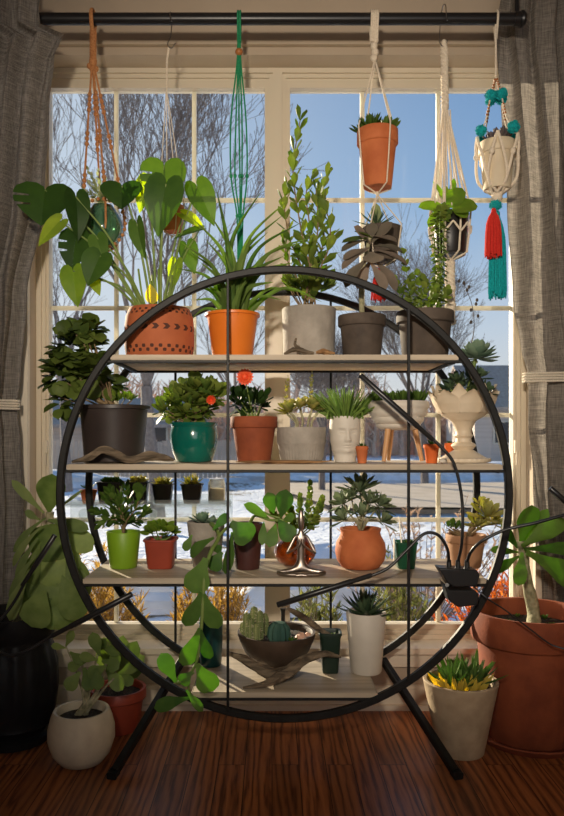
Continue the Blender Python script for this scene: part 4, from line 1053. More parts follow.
t = SP('potted_creeping_succulent', 'wide brown clay pot with thin upright small-leaved sprigs, last pot on the top shelf', 0, 425, 2.40, 307, 57, 45, 'classic', M['brownclay'])
ml, ms = MB(), MB()
for i, P in enumerate([[(410, 298), (407, 276), (404, 254)], [(418, 300), (420, 288), (418, 276)], [(420, 300), (426, 290), (424, 281)], [(402, 302), (400, 290), (396, 282)], [(430, 302), (434, 296), (436, 290)], [(414, 302), (411, 292), (412, 280)], [(440, 302), (444, 297), (447, 292)]]):
    sprig(ml, ms, [t.top + V(((i - 3) * .012, -.02 * (i % 2), 0))] + [at(x, y, 2.37 - .01 * (i % 3)) for x, y in P], 11, m(9), m(6.5), oval, .0016, .35, .002, True, i, .1)
moundpx(t, ml, ms, (424, 304), (23, 4), 30, 7, 5, ry=.06, seed=7, lo=-.1, thick=.002)
t.part('stems', ms, M['stem']); t.part('foliage', ml, M['jade'])

mb = MB(); driftwood(mb, [(284, 352, 2.262, 1.5), (292, 348, 2.262, 3), (298, 347, 2.262, 3.6), (306, 350, 2.262, 3), (314, 351, 2.262, 1.5)], .8, 4); lift(mb, SH[0] + E)
mb2 = MB(); driftwood(mb2, [(297, 348, 2.27, 2.5), (295, 344, 2.27, 1.8), (296, 338, 2.27, 1.2)], .8, 5)
T_ = Thing('wood_knot', 'small dark knotty piece of wood before the concrete pot on the top shelf', 'driftwood', (at(297, 350, 2.262).x, 2.262, SH[0]))
T_.part('knot', mb, M['drift']); T_.part('stub', mb2, M['drift'])
mb = MB(); driftwood(mb, [(316, 351, 2.268, 2.0), (322, 350, 2.268, 4.2), (328, 351, 2.268, 4.4), (335, 352, 2.268, 1.5)], .6, 9, amp=.4); lift(mb, SH[0] + E)
solo('tan_stone', mb, M['bark2'], 'flat tan stone before the concrete pot on the top shelf', 'stone', (at(326, 351, 2.268).x, 2.268, SH[0]))

# ---------------- second shelf
t = SP('potted_kalanchoe', 'large dark brown plastic pot with a drooping mass of rounded leaves at the left', 1, 114, 2.425, 404, 72, 58, 'lip', M['darkplastic'])
ml, ms = MB(), MB(); root = t.top
for c, rad, n, sd in [((76, 350), (30, 24), 75, 1), ((66, 372), (24, 22), 50, 2), ((92, 372), (22, 20), 45, 3), ((64, 402), (12, 14), 14, 4), ((84, 332), (20, 10), 26, 5), ((108, 386), (12, 10), 14, 6)]:
    moundpx(t, ml, ms, c, rad, int(n * 1.4), 16, 16, Y=2.415, ry=.075 if n > 40 else .05, prof=oval, seed=sd, thick=.0025, up=.1, bend=-.35, fold=.25, stems=5, sr=.004)
for P in ([(110, 402), (98, 385), (84, 365)], [(104, 403), (84, 396), (70, 392)]): ms.tube(smooth_path([root] + [at(x, y, 2.40) for x, y in P], 5), .006, 8)
mg = MB(); moundpx(t, mg, ms, (122, 400), (15, 6), 34, 8, 6, ry=.05, seed=8, lo=0, stems=4)
t.part('stems', ms, M['woodystem']); t.part('foliage', ml, M['olive']); t.part('seedlings', mg, M['bright'], label='small bright seedlings in the soil')
mb = MB(); driftwood(mb, [(72, 458, 2.272, 1.5), (88, 454, 2.270, 4), (102, 446, 2.268, 4.2), (116, 450, 2.268, 4.8), (130, 456, 2.268, 4.5), (150, 452, 2.27, 5), (164, 454, 2.272, 4), (174, 456, 2.275, 1.5)], .85, 2)
lift(mb, SH[1] + E); solo('driftwood_branch', mb, M['drift'], 'long wavy driftwood branch lying before the large dark plastic pot', 'driftwood', (at(120, 455, 2.268).x, 2.268, SH[1]))

t = SP('potted_jade', 'glossy teal ceramic pot of bright bushy jade on the second shelf', 1, 194, 2.42, 422, 48, 34, [(.70, 0), (.76, .03), (.90, .25), (.985, .5), (1, .68), (.955, .84), (.93, .89), (.975, .93), (.985, 1)], M['teal'])
ml, ms, fl = MB(), MB(), MB()
for c, rad, n, sd in [((192, 400), (28, 20), 230, 1), ((166, 410), (11, 9), 36, 2), ((212, 394), (14, 12), 50, 3), ((196, 388), (16, 10), 44, 4), ((192, 412), (22, 9), 60, 7)]: moundpx(t, ml, ms, c, rad, n, 13, 9, ry=.075, seed=sd, thick=.003, up=.4, stems=6, sr=.003)
for i in range(12): a = i * .52; pxleaf(fl, (211, 400), (211 + 5 * cos(a), 400 + 5 * sin(a)), 2.325, 3, oval, .2, thick=.002)
t.part('stems', ms, M['woodystem']); t.part('foliage', ml, M['jade'])
M['coral'] = mat('coral_petal', lin((216, 70, 34)), .6, lin((236, 104, 60)), 60); t.part('flower', fl, M['coral'], label='small orange flower')

t = SP('potted_flowering_kalanchoe', 'plain terracotta pot with dark leaves and one orange flower head on the second shelf', 1, 254, 2.42, 416, 47, 33, 'classic', M['terra2'])
ml, ms, fl = MB(), MB(), MB()
for c, rad, n, sd in [((256, 402), (15, 10), 60, 1), ((240, 402), (10, 12), 34, 2)]: moundpx(t, ml, ms, c, rad, n, 13, 9, ry=.05, seed=sd, thick=.003, stems=6)
hd = at(245, 377, 2.36); ms.tube(smooth_path([t.top, at(249, 398, 2.38), hd], 5), .0022, 6)
for q in range(3):
    for i in range(16 - 4 * q):
        a = i * 2 * PI / (16 - 4 * q) + q * .2; el = .1 + q * .35; d = V((cos(a) * cos(el), -sin(el), sin(a) * cos(el))); fl.leaf(hd, d, V((0, -1, 0)), m(9 - 1.6 * q), m(3.6), oval, .2, .1, 4, .0015)
fl.ball(hd + V((0, -.008, 0)), .007, (1, .6, 1), 10)
t.part('stems', ms, M['stem']); t.part('foliage', ml, M['deep']); t.part('flower', fl, M['coral'], label='orange daisy-like flower head')
mb = MB(); driftwood(mb, [(236, 462, 2.262, 1), (252, 462, 2.262, 3.2), (275, 462, 2.262, 4.5), (300, 462, 2.262, 4.2), (320, 462, 2.262, 2.5), (331, 461, 2.262, 1)], .38, 7); lift(mb, SH[1] + E)
solo('bark_slab', mb, M['bark2'], 'thin flat slab of bark before the terracotta and ribbed grey pots', 'bark', (at(285, 462, 2.262).x, 2.262, SH[1]))

t = SP('potted_aeonium', 'low grey planter ribbed below, with open rosettes, on the second shelf', 1, 301.5, 2.43, 427, 49, 40, [(.76, 0), (.82, .03), (.88, .16), (.955, .48), (.99, .52), (1, .55), (1, 1)], M['concrete'], rf=lambda a, z, r: 1 + (.018 * cos(44 * a) if z < .054 else 0), n=176)
ml, ms, fl = MB(), MB(), MB()
for i, (x, y, s_) in enumerate([(290, 412, 12), (312, 409, 13), (319, 411, 8), (300, 408, 10), (287, 414, 7)]):
    q = at(x, y, 2.39 + .02 * (i % 3)); ms.tube(smooth_path([t.top + V(((x - 301) * .0018, 0, 0)), q.lerp(t.top, .5) + V((.006, 0, 0)), q], 4), .004, 7)
    rosette(ml, q, 24, m(s_ * 1.5), m(s_ * .62), spat, .05, 1.2, axis=V(((x - 302) * .02, -.25, 1)), thick=.003, seed=i, bend=.4)
for P in ([(288, 412), (286, 395), (288, 378)], [(312, 408), (311, 390), (312, 374)]): fl = MB(); sprig(fl, ms, [at(x, y, 2.40) for x, y in P], 10, m(5), m(3.4), oval, .0012, .6, .001, True, 3, .2); t.part('flower_spike', fl, M['rosette'])
t.part('stems', ms, M['palestem']); t.part('foliage', ml, M['rosette'])

# face planter
hx = (345 - VX) / F * 2.41; t = Thing('face_planter', 'white head-shaped planter with a calm face and grassy green hair', 'plant', (hx, 2.41, SH[1] + E))
rt = m(31, 2.41) / 2; hh = H + (VY - front(416, 2.41, 31)) / F * 2.41 - SH[1] - E; mb = MB(); nz_, na = 64, 96; yaw = -PI / 2 + .10
def gs(x, w_): return math.exp(-(x / w_) ** 2)
def frr(v): return interp([(0, .70), (.06, .72), (.16, .74), (.28, .86), (.5, .97), (.75, 1.0), (1, .97)], v)
rows = []
for i in range(nz_ + 1):
    v = i / nz_
    for k in range(na):
        a = 2 * PI * k / na; u = (a - yaw + PI) % (2 * PI) - PI
        g = frr(v)
        g += .15 * gs(u, .15) * gs(v - .50, .07) + .09 * gs(u, .10) * gs(v - .61, .11) + .05 * (gs(u - .13, .08) + gs(u + .13, .08)) * gs(v - .475, .04)          # nose, nostrils
        g += .055 * (gs(u - .40, .26) + gs(u + .40, .26)) * gs(v - .745, .028) - .11 * (gs(u - .38, .22) + gs(u + .38, .22)) * gs(v - .66, .05) + .075 * (gs(u - .38, .16) + gs(u + .38, .16)) * gs(v - .65, .03) - .05 * (gs(u - .38, .18) + gs(u + .38, .18)) * gs(v - .622, .012)
        g += .07 * gs(u, .24) * gs(v - .385, .022) + .075 * gs(u, .20) * gs(v - .335, .024) - .05 * gs(u, .25) * gs(v - .362, .009) + .09 * gs(u, .26) * gs(v - .235, .05) + .02 * (gs(u - .6, .3) + gs(u + .6, .3)) * gs(v - .45, .14)
        mb.v.append(V((hx + rt * g * cos(a), 2.41 + rt * g * sin(a), SH[1] + E + hh * v)))
for i in range(nz_):
    for k in range(na): mb.f.append((i * na + k, i * na + (k + 1) % na, (i + 1) * na + (k + 1) % na, (i + 1) * na + k))
mb.f.append(tuple(range(na))[::-1])
pr = [(rt * .97, hh), (rt * .90, hh - .001), (rt * .87, hh * .84)]; mb.lathe((hx, 2.41, SH[1] + E), pr, na)
t.part('head', mb, M['whitepot'], sharp=60); tp = V((hx, 2.41, SH[1] + E + hh * .88))
t.part('soil', MB().lathe(tp, [(rt * .865, 0), (0, .003)], 30), M['soil'])
ml = MB(); r_ = R(14)
for i in range(230):
    a = r_.uniform(0, 2 * PI); q = r_.random() ** .5; p = tp + V((cos(a) * q * rt * .8, sin(a) * q * rt * .8, 0))
    L_ = m(r_.uniform(14, 38)); o = V((cos(a) * q * .95 + r_.uniform(-.3, .3), sin(a) * q * .6 + r_.uniform(-.3, .3), 1)).normalized()
    ml.tube(smooth_path([p, p + o * L_ * .5, p + o * L_ + V((cos(a) * q * .012, 0, -.008 * q))], 3), [.0022, .0024, .0026, .0026, .0024, .0022, .0014], 5)
for sg in (-1, 1): ml.tube(smooth_path([tp + V((sg * rt * .7, -.02, 0)), at(345 + sg * 16, 411, 2.36), at(345 + sg * 18, 419, 2.35)], 4), .0028, 5)
t.part('hair_foliage', ml, M['grass'])

for (px, Y, top, wt, wb, lab) in [(362, 2.30, 446, 13, 9, 'tiny terracotta pot between the face planter and the three-legged bowl'), (431.5, 2.30, 444, 16, 11, 'tiny orange pot with a green sprout between the three-legged bowl and the urn'), (449.5, 2.52, 443, 10, 7, 'tiny red pot half hidden behind the white urn stem')]:
    t = SP('tiny_succulent_pot', lab, 1, px, Y, top, wt, wb, 'classic', group='tiny clay pots on the second shelf', mt=M['terra'] if px < 430 else M['orange_clay'] if 'orange_clay' in M else M.setdefault('orange_clay', terracotta('orange_clay', (204, 92, 36), (216, 108, 48))), n=28)
    ml = MB(); rosette(ml, t.top, 12, m(7 if px != 431.5 else 9), m(2.6), obov, .3, 1.35, thick=.002, seed=int(px)); t.part('foliage', ml, M['mid'])

t = SP('three_legged_planter', 'white ridged bowl planter standing on three wooden legs', 1, 398, 2.42, 400, 62, 44, [(.50, 0), (.66, .06), (.72, .16), (.70, .20), (.80, .28), (.84, .40), (.82, .44), (.90, .52), (.93, .64), (.91, .68), (.97, .76), (.995, .88), (.97, .93), (.95, 1)], M['whitepot'], rf=lambda a, z, r: 1 + .014 * cos(24 * a + z * 260))
zb = at(0, 430, 2.42).z; dz = zb - (SH[1] + E); k = (t.h - dz) / t.h           # squeeze the bowl up onto its legs
for o in t.o.children:
    for v in o.data.vertices: v.co.z = dz + v.co.z * k
for i in range(3):
    a = PI / 2 + i * 2 * PI / 3 + .25; u = V((cos(a), sin(a), 0)); mb = MB()
    mb.tube([V((t.c.x, t.c.y, zb + .018)) + u * t.rt * .50, V((t.c.x, t.c.y, SH[1] + .004)) + u * t.rt * .76], [.0105, .0068], 16); t.part('leg', mb, M['lightwood'] if 'lightwood' in M else M.setdefault('lightwood', mat('pale_beech', lin((186, 138, 92)), .5, lin((204, 158, 112)), 40, stretch=(1, 1, .1))))
tp = V((t.c.x, t.c.y, zb + (t.h - dz) * .86)); ml = MB(); r_ = R(2)
for i in range(46):
    a = r_.uniform(0, 2 * PI); q = r_.random() ** .5 * t.rt * .82; rosette(ml, tp + V((cos(a) * q, sin(a) * q, .012)), 8, m(r_.uniform(9, 16)), m(4), obov, .7, 1.4, thick=.003, seed=i, ns=4)
t.part('foliage', ml, M['mid'])

# lotus urn
ux = (463.5 - VX) / F * 2.43; UY = 2.43; zs = SH[1] + E; t = Thing('lotus_urn', 'white pedestal urn with lotus petal bowl and blue green succulents', 'plant', (ux, UY, zs))
r_ = lambda p: m(p, UY); zz = lambda py: H + (VY - py) / F * UY
pr = [(0, zs), (r_(26), zs), (r_(26.5), zs + .004), (r_(26), zs + .012), (r_(22), zs + .014), (r_(20), zs + .018), (r_(17), zs + .024), (r_(13), zs + .032), (r_(9), zs + .040), (r_(10.5), zs + .046), (r_(12.5), zs + .053), (r_(11), zs + .060), (r_(8), zs + .066), (r_(7.5), zs + .078), (r_(9.5), zs + .086), (r_(8), zs + .093), (r_(8), zs + .108),
      (r_(12), zz(421)), (r_(21), zz(416)), (r_(26), zz(409)), (r_(27), zz(403)), (r_(26), zz(402)), (r_(23), zz(406))]
t.part('urn', MB().lathe((ux, UY, 0), pr, 96, rf=lambda a, z, r: 1 + (.015 * cos(32 * a) if zs + .002 < z < zs + .013 else 0)), M['cream2'] if 'cream2' in M else M.setdefault('cream2', mat('ivory_ceramic', lin((206, 188, 162)), .5, lin((218, 202, 178)), 12)))
t.part('soil', MB().lathe((ux, UY, zz(405)), [(r_(23.5), 0), (0, .006)], 30), M['soil'])
mb = MB()
for ring, (tab, off, wd) in enumerate([([(0, 12.4), (.3, 24), (.6, 29), (.85, 31.5), (1, 35)], 0, 1.12), ([(0, 12.2), (.3, 22.8), (.6, 26.8), (.85, 28.6), (1, 31)], PI / 8, .95)]):
    zt = [(0, 421), (.3, 413), (.6, 404), (.85, 396 - 4 * ring), (1, 391 - 6 * ring)]
    for i in range(8):
        a = 2 * PI * i / 8 + off - PI / 2
        for lay in (0, 1):
            def pf_(u, v, a=a, tab=tab, lay=lay):
                r = interp(tab, u) - lay * 1.3; z = interp(zt, u); hw = wd * PI / 8 * (min(1, .55 + u) * max(.02, 1 - max(0, (u - .62) / .38) ** 1.6)); s_ = 2 * v - 1
                r += 1.6 * s_ * s_ * (u > .25); aa = a + s_ * hw
                return (ux + r_(r) * cos(aa), UY + r_(r) * sin(aa), zz(z))
            mb.grid(pf_, 14, 8)
t.part('petals', mb, M['cream2'])
ml, ms, mg = MB(), MB(), MB()
c_ = V((ux, UY, zz(402)))
mb = MB(); q = at(477, 350, 2.42); ms.tube(smooth_path([c_, at(470, 385, 2.42), q], 4), .006, 8); rosette(ml, q + V((0, 0, -.03)), 40, m(24), m(13), obov, -.3, 1.4, thick=.006, seed=4, bend=.2, shrink=.3)
for i, (x, y) in enumerate([(457, 383), (451, 390), (478, 378), (484, 392), (462, 388), (472, 392), (470, 380)]):
    rosette(mg, at(x, y, 2.37 + .015 * (i % 3)), 11, m(17), m(7.5), obov, .1, 1.2, axis=V(((x - 464) * .04, -.3, 1)), thick=.004, seed=i); ms.tube([c_, at(x, y, 2.37 + .015 * (i % 3))], .003, 6)
fs = MB(); P = [at(468, 355, 2.44), at(474, 330, 2.44), at(472, 305, 2.45), at(464, 284, 2.45)]; fs.tube(smooth_path(P, 5), [.0018 - .00006 * k for k in range(16)], 5)
for i, (x, y) in enumerate([(464, 283), (459, 281), (469, 287), (476, 304), (471, 310), (478, 316), (471, 322), (477, 300), (467, 290)]): fs.ball(at(x, y, 2.45), .0052, (1, 1, 1.3), 7)
t.part('stems', ms, M['stem']); t.part('rosette_foliage', ml, M['blue']); t.part('foliage', mg, M['dark_agave']); M['budstem'] = mat('dark_flower_stalk', lin((70, 62, 58)), .8); t.part('flower_stalk', fs, M['budstem'])
mb = MB(); mb.ball(at(443, 460, 2.27), .011, (1.2, .9, .75), 10, .12, R(3)); lift(mb, SH[1] + E); solo('white_pebble', mb, M['whitepot'], 'small white pebble before the foot of the urn', 'pebble', (at(443, 460, 2.27).x, 2.27, SH[1]))
# ---------------- third shelf
t = SP('potted_jade', 'lime green plastic pot of dark jade on the third shelf', 2, 123.5, 2.42, 531, 34, 27, 'taper', M['lime'])
ml, ms = MB(), MB()
for i, P in enumerate([[(122, 520), (118, 505), (112, 494)], [(124, 520), (128, 502), (126, 490)], [(120, 524), (108, 515), (100, 512)], [(126, 522), (136, 508), (140, 492)], [(123, 524), (115, 512), (108, 500)], [(127, 524), (138, 520), (144, 514)], [(124, 522), (122, 510), (120, 498)], [(122, 522), (110, 520), (104, 522)]]):
    sprig(ml, ms, [t.top] + [at(x, y, 2.42 + .02 * ((i % 3) - 1)) for x, y in P], 8, m(13), m(7), obov, .003, .5, .003, True, i, .1, t0=.3)
pxleaf(ml, (138, 494), (139, 482), 2.40, 12, oval, .3, thick=.003)
t.part('stems', ms, M['woodystem']); t.part('foliage', ml, M['mid'])
t = SP('potted_crassula', 'square red brown plastic pot of bright low succulent on the third shelf', 2, 161, 2.42, 538, 33, 25, 'lip', M['terra_red'], square=6, n=48)
ml, ms = MB(), MB(); moundpx(t, ml, ms, (161, 532), (17, 8), 70, 10, 8, ry=.05, seed=3, lo=-.2, thick=.002, up=.2, prof=oval); t.part('stems', ms, M['stem']); t.part('foliage', ml, M['bright'])

t = SP('potted_trailing_succulent', 'rough grey pot whose long stem of paddle leaves trails down over two shelves', 2, 206, 2.43, 521, 38, 27, 'taper', M['concrete'])
ml, ms, mg = MB(), MB(), MB()
rosette(mg, t.top + V((-.01, 0, .012)), 20, m(17), m(8), obov, .1, 1.3, thick=.004, seed=2); rosette(mg, t.top + V((.022, -.02, .010)), 16, m(11), m(6), obov, .1, 1.3, thick=.004, seed=3)
P = [t.top + V((.015, -.03, 0)), at(212, 524, 2.36), at(219, 536, 2.29), at(211, 552, 2.225), at(205, 572, 2.195), at(203, 600, 2.185), at(201, 632, 2.180), at(197, 660, 2.178), at(190, 676, 2.180), at(189, 690, 2.185), at(196, 703, 2.19)]
ms.tube(smooth_path(P, 6), [.0075 - .00007 * k for k in range(61)], 9)
ms.tube(smooth_path([at(219, 536, 2.29), at(228, 527, 2.275), at(234, 528, 2.27)], 4), .005, 7)
for (b, e, w_, Y, tl, bd, sd) in [((206, 558), (192, 594), 26, 2.19, .1, -.2, .1), ((201, 592), (187, 629), 18, 2.18, .1, -.3, .5), ((204, 594), (216, 631), 21, 2.18, .1, -.3, -.4), ((200, 628), (184, 669), 19, 2.172, .1, -.3, .4), ((201, 630), (208, 661), 15, 2.172, .1, -.3, -.5),
        ((176, 682), (161, 654), 17, 2.165, .1, -.2, .2), ((197, 664), (213, 693), 24, 2.162, .1, -.3, -.1), ((189, 698), (153, 707), 15, 2.17, .8, -.2, .1), ((192, 672), (180, 684), 14, 2.17, .4, -.2, .2), ((186, 690), (203, 712), 9, 2.18, .4, -.2, 0),
        ((214, 538), (184, 551), 15, 2.26, 1.2, -.7, 0), ((213, 530), (228, 514), 10, 2.29, .4, -.5, .2), ((231, 522), (252, 540), 26, 2.262, .2, -.3, .1), ((232, 532), (228, 575), 14, 2.262, .0, -.2, .9), ((222, 552), (210, 570), 18, 2.255, .3, -.2, .1), ((221, 555), (216, 545), 9, 2.26, .3, 0, 0), ((192, 535), (184, 551), 9, 2.28, .3, -.3, 0)]:
    pxleaf(ml, b, e, Y, w_, spat, tl, bd, .16, .004, dy=-.01, ns=10, side=sd)
ms.tube(smooth_path([at(194, 672, 2.178), at(184, 680, 2.17), at(176, 683, 2.165)], 4), .004, 7)
t.part('rosettes', mg, M['blue']); t.part('trailing_stem', ms, M['stem']); t.part('paddle_leaves', ml, M['paddle'] if 'paddle' in M else M.setdefault('paddle', G((58, 104, 36), (104, 142, 58), tr=.42, rough=.4)))

t = SP('potted_hoya', 'dark maroon pot with round glossy leaves between the trailing stem and the amber vase', 2, 247.5, 2.40, 523, 31, 24, 'taper', M['maroon'] if 'maroon' in M else M.setdefault('maroon', mat('maroon_plastic', lin((62, 32, 30)), .5, lin((74, 40, 36)), 20)))
ml, ms = MB(), MB()
ms.tube(smooth_path([t.top, at(254, 516, 2.37), at(270, 520, 2.345), at(284, 520, 2.34)], 6), .0042, 8)
ms.tube(smooth_path([t.top, at(258, 512, 2.39), at(272, 516, 2.37), at(280, 518, 2.365)], 6), .0036, 8)
for (b, e, w_, Y, tl) in [((274, 514), (268, 493), 15, 2.36, .2), ((281, 518), (286, 490), 19, 2.36, .2), ((270, 519), (245, 503), 14, 2.35, 1.1), ((278, 519), (293, 541), 19, 2.335, .3), ((276, 523), (269, 547), 14, 2.335, .2), ((264, 521), (262, 545), 9, 2.335, .2), ((283, 520), (294, 516), 10, 2.35, .5)]:
    pxleaf(ml, b, e, Y, w_, obov, tl, -.15, .15, .004, ns=9)
t.part('stems', ms, M['stem']); t.part('foliage', ml, M['paddle'])

M['amber'] = mat('amber_glass', lin((200, 92, 20)), .06, lin((120, 40, 8)), 14, trans=.55, coat=.3)
t = SP('potted_sedum', 'amber glass jug-shaped vase of upright beaded green stems behind the silver figurine', 2, 295, 2.475, 536, 42, 30, [(.60, 0), (.80, .10), (.97, .32), (1, .5), (.90, .70), (.66, .86), (.56, .93), (.60, 1)], M['amber'], vessel='vase')
ml, ms = MB(), MB()
for i, P in enumerate([[(306, 525), (309, 505), (310, 486)], [(303, 528), (300, 512), (300, 498)], [(312, 528), (319, 512), (322, 500)], [(296, 528), (290, 514), (288, 506)], [(290, 530), (280, 520), (274, 514)], [(308, 528), (314, 518), (317, 508)], [(300, 528), (294, 520), (292, 512)]]):
    sprig(ml, ms, [t.top] + [at(x, y, 2.46 + .01 * (i % 3)) for x, y in P], 16, m(9), m(6.4), oval, .003, .5, .003, True, i, .25, t0=.3)
t.part('stems', ms, M['stem']); t.part('foliage', ml, M['jade'])

# silver figurine, one continuous body
def skin_body(verts, edges, lv=2):
    me = bpy.data.meshes.new('figure'); me.from_pydata([v[:3] for v in verts], edges, []); o = bpy.data.objects.new('figure', me); C.objects.link(o)
    o.modifiers.new('skin', 'SKIN'); sl_ = me.skin_vertices[0].data if me.skin_vertices else None
    if sl_ is None: return None
    for i, v in enumerate(verts): sl_[i].radius = (v[3], v[4] if len(v) > 4 else v[3]); sl_[i].use_root = (i == 0)
    sd_ = o.modifiers.new('sub', 'SUBSURF'); sd_.levels = lv; sd_.render_levels = lv
    dg = bpy.context.evaluated_depsgraph_get(); m2 = bpy.data.meshes.new_from_object(o.evaluated_get(dg))
    mb = MB(); mb.v = [V(v.co) for v in m2.vertices]; mb.f = [tuple(p.vertices) for p in m2.polygons]
    bpy.data.objects.remove(o); return mb
FY = 2.29; fx_, fz = at(301, 560, FY).x, SH[2] + E; k = m(1, FY)
fv = [(0, 9, 9, 6), (0, 20, 4.2, 3.6), (0, 32, 5.2, 3.8), (0, 40, 4.6, 3.4), (0, 45, 2.0, 2.0), (0, 50, 3.4, 3.8), (0, 57, 3.9, 4.2), (0, 63, 2.4, 2.6), (0, 66, 1.6, 1.6)]
fe = [(i, i + 1) for i in range(8)]
fv = [(0, y, z, a, b) for (y, z, a, b) in [(0, 8, 4.6, 4.2), (0, 20, 4.2, 3.6), (0, 32, 4.6, 3.8), (0, 39, 4.2, 3.2), (0, 45, 2.0, 2.0), (0, 51, 3.3, 3.6), (0, 57, 3.7, 4.0), (0, 63, 2.3, 2.5), (0, 66, 1.4, 1.4)]]
for sg in (-1, 1):
    b = len(fv); fv += [(sg * 5.8, 0, 39, 2.0, 2.0), (sg * 10.5, -2, 30, 1.6, 1.6), (sg * 14.5, -4, 22.5, 1.5, 1.5), (sg * 8, -7, 26.5, 1.25, 1.25), (sg * 1.4, -8.5, 32, 1.3, 1.5), (sg * .9, -8.5, 38, .9, 1.2)]
    fe += [(3, b), (b, b + 1), (b + 1, b + 2), (b + 2, b + 3), (b + 3, b + 4), (b + 4, b + 5)]
    b = len(fv); fv += [(sg * 11, -2, 5, 3.3, 3.0), (sg * 24, -5, 3.6, 2.6, 2.6), (sg * 14, -11, 2.8, 2.1, 2.1), (sg * -1 + sg * 3, -13, 3.0, 2.2, 2.0), (sg * -7, -13.5 - (sg > 0) * 0, 2.4, 1.8, 1.6)]
    fe += [(0, b), (b, b + 1), (b + 1, b + 2), (b + 2, b + 3), (b + 3, b + 4)]
fv = [(fx_ + x * k, FY + y * k, fz + z * k, a * k, b * k) for (x, y, z, a, b) in fv]
mb = skin_body(fv, fe); lift(mb, fz)
M['silver'] = mat('aged_silver', (.30, .25, .21), .36, (.44, .37, .32), 30, metal=1)
solo('meditating_figurine', mb, M['silver'], 'small silver cross-legged figurine with hands pressed together, before the amber vase', 'figurine', (fx_, FY, fz), sharp=180)

t = SP('potted_cotyledon', 'round bellied terracotta pot of grey green leaves on the third shelf', 2, 360.5, 2.41, 528, 51, 30, [(.62, 0), (.74, .03), (.93, .2), (1, .42), (.95, .64), (.80, .82), (.765, .89), (.80, .96), (.81, 1)], M['terra'])
ml, ms = MB(), MB()
for i, P in enumerate([[(361, 520), (361, 500), (360, 492)], [(356, 522), (348, 512), (344, 504)], [(367, 522), (374, 512), (379, 506)], [(358, 522), (352, 520), (345, 520)], [(366, 522), (374, 520), (381, 522)], [(362, 522), (366, 512), (368, 504)], [(360, 522), (354, 510), (352, 500)], [(363, 522), (358, 518), (362, 516)]]):
    ms.tube(smooth_path([t.top] + [at(x, y, 2.40 - .02 * (i % 3)) for x, y in P], 4), .003, 6)
    x, y = P[-1]; rosette(ml, at(x, y, 2.40 - .02 * (i % 3)), 22 if i == 0 else 17, m(27 if i == 0 else 20), m(7.5), spat, .05, 1.3, axis=V(((x - 361) * .05, -.25, 1)), thick=.004, seed=i, bend=.1)
t.part('stems', ms, M['palestem']); t.part('foliage', ml, G((84, 108, 72), (132, 148, 108), tr=.2, rough=.6))

M['darkgreen'] = mat('dark_green_plastic', lin((18, 74, 48)), .4)
t = SP('tagged_seedling_pot', 'small square dark green pot with a white plant tag on the third shelf', 2, 405.5, 2.41, 541, 23, 17, 'lip', M['darkgreen'], square=6, n=40)
mb = MB(); a_ = at(402, 548, 2.405); b_ = at(399, 517, 2.39); mb.bar(a_, b_, m(6), .0012); t.part('plant_tag', mb, M['whitepot'], label='white plastic plant tag')
mb = MB(); mb.box((t.c.x - t.rt * 1.06, t.c.y - t.rt * .5, SH[2] + .01), (t.c.x - t.rt * 1.02, t.c.y - t.rt * .0, t.rim.z + .01)); t.part('side_tag', mb, M['whitepot'], label='second pale tag tucked at the rim')
ml = MB(); rosette(ml, t.top + V((.008, 0, 0)), 8, m(8), m(3.5), obov, .3, 1.2, thick=.002, seed=1); t.part('foliage', ml, M['mid'])

t = SP('potted_echeveria', 'weathered tan clay pot of open rosettes behind the black clip lamp', 2, 466, 2.43, 534, 40, 29, 'classic', M['tanclay'] if 'tanclay' in M else M.setdefault('tanclay', terracotta('tan_clay', (150, 108, 78), (176, 132, 98))))
ml, ms, mg = MB(), MB(), MB()
for i, (x, y, s_) in enumerate([(486, 517, 22), (478, 526, 16), (494, 524, 14), (482, 506, 13)]):
    q = at(x, y, 2.40 + .015 * i); ms.tube(smooth_path([t.top, q.lerp(t.top, .4) + V((0, 0, .012)), q], 4), .004, 7); rosette(ml, q, 22, m(s_), m(s_ * .38), spat, .0, 1.25, axis=V(((x - 480) * .02, -.5, 1)), thick=.003, seed=i, bend=.35)
moundpx(t, mg, ms, (454, 528), (10, 6), 26, 7, 4, ry=.03, seed=4, lo=0, thick=.002)
t.part('stems', ms, M['woodystem']); t.part('rosette_foliage', ml, M['rosette']); t.part('foliage', mg, M['mid'])

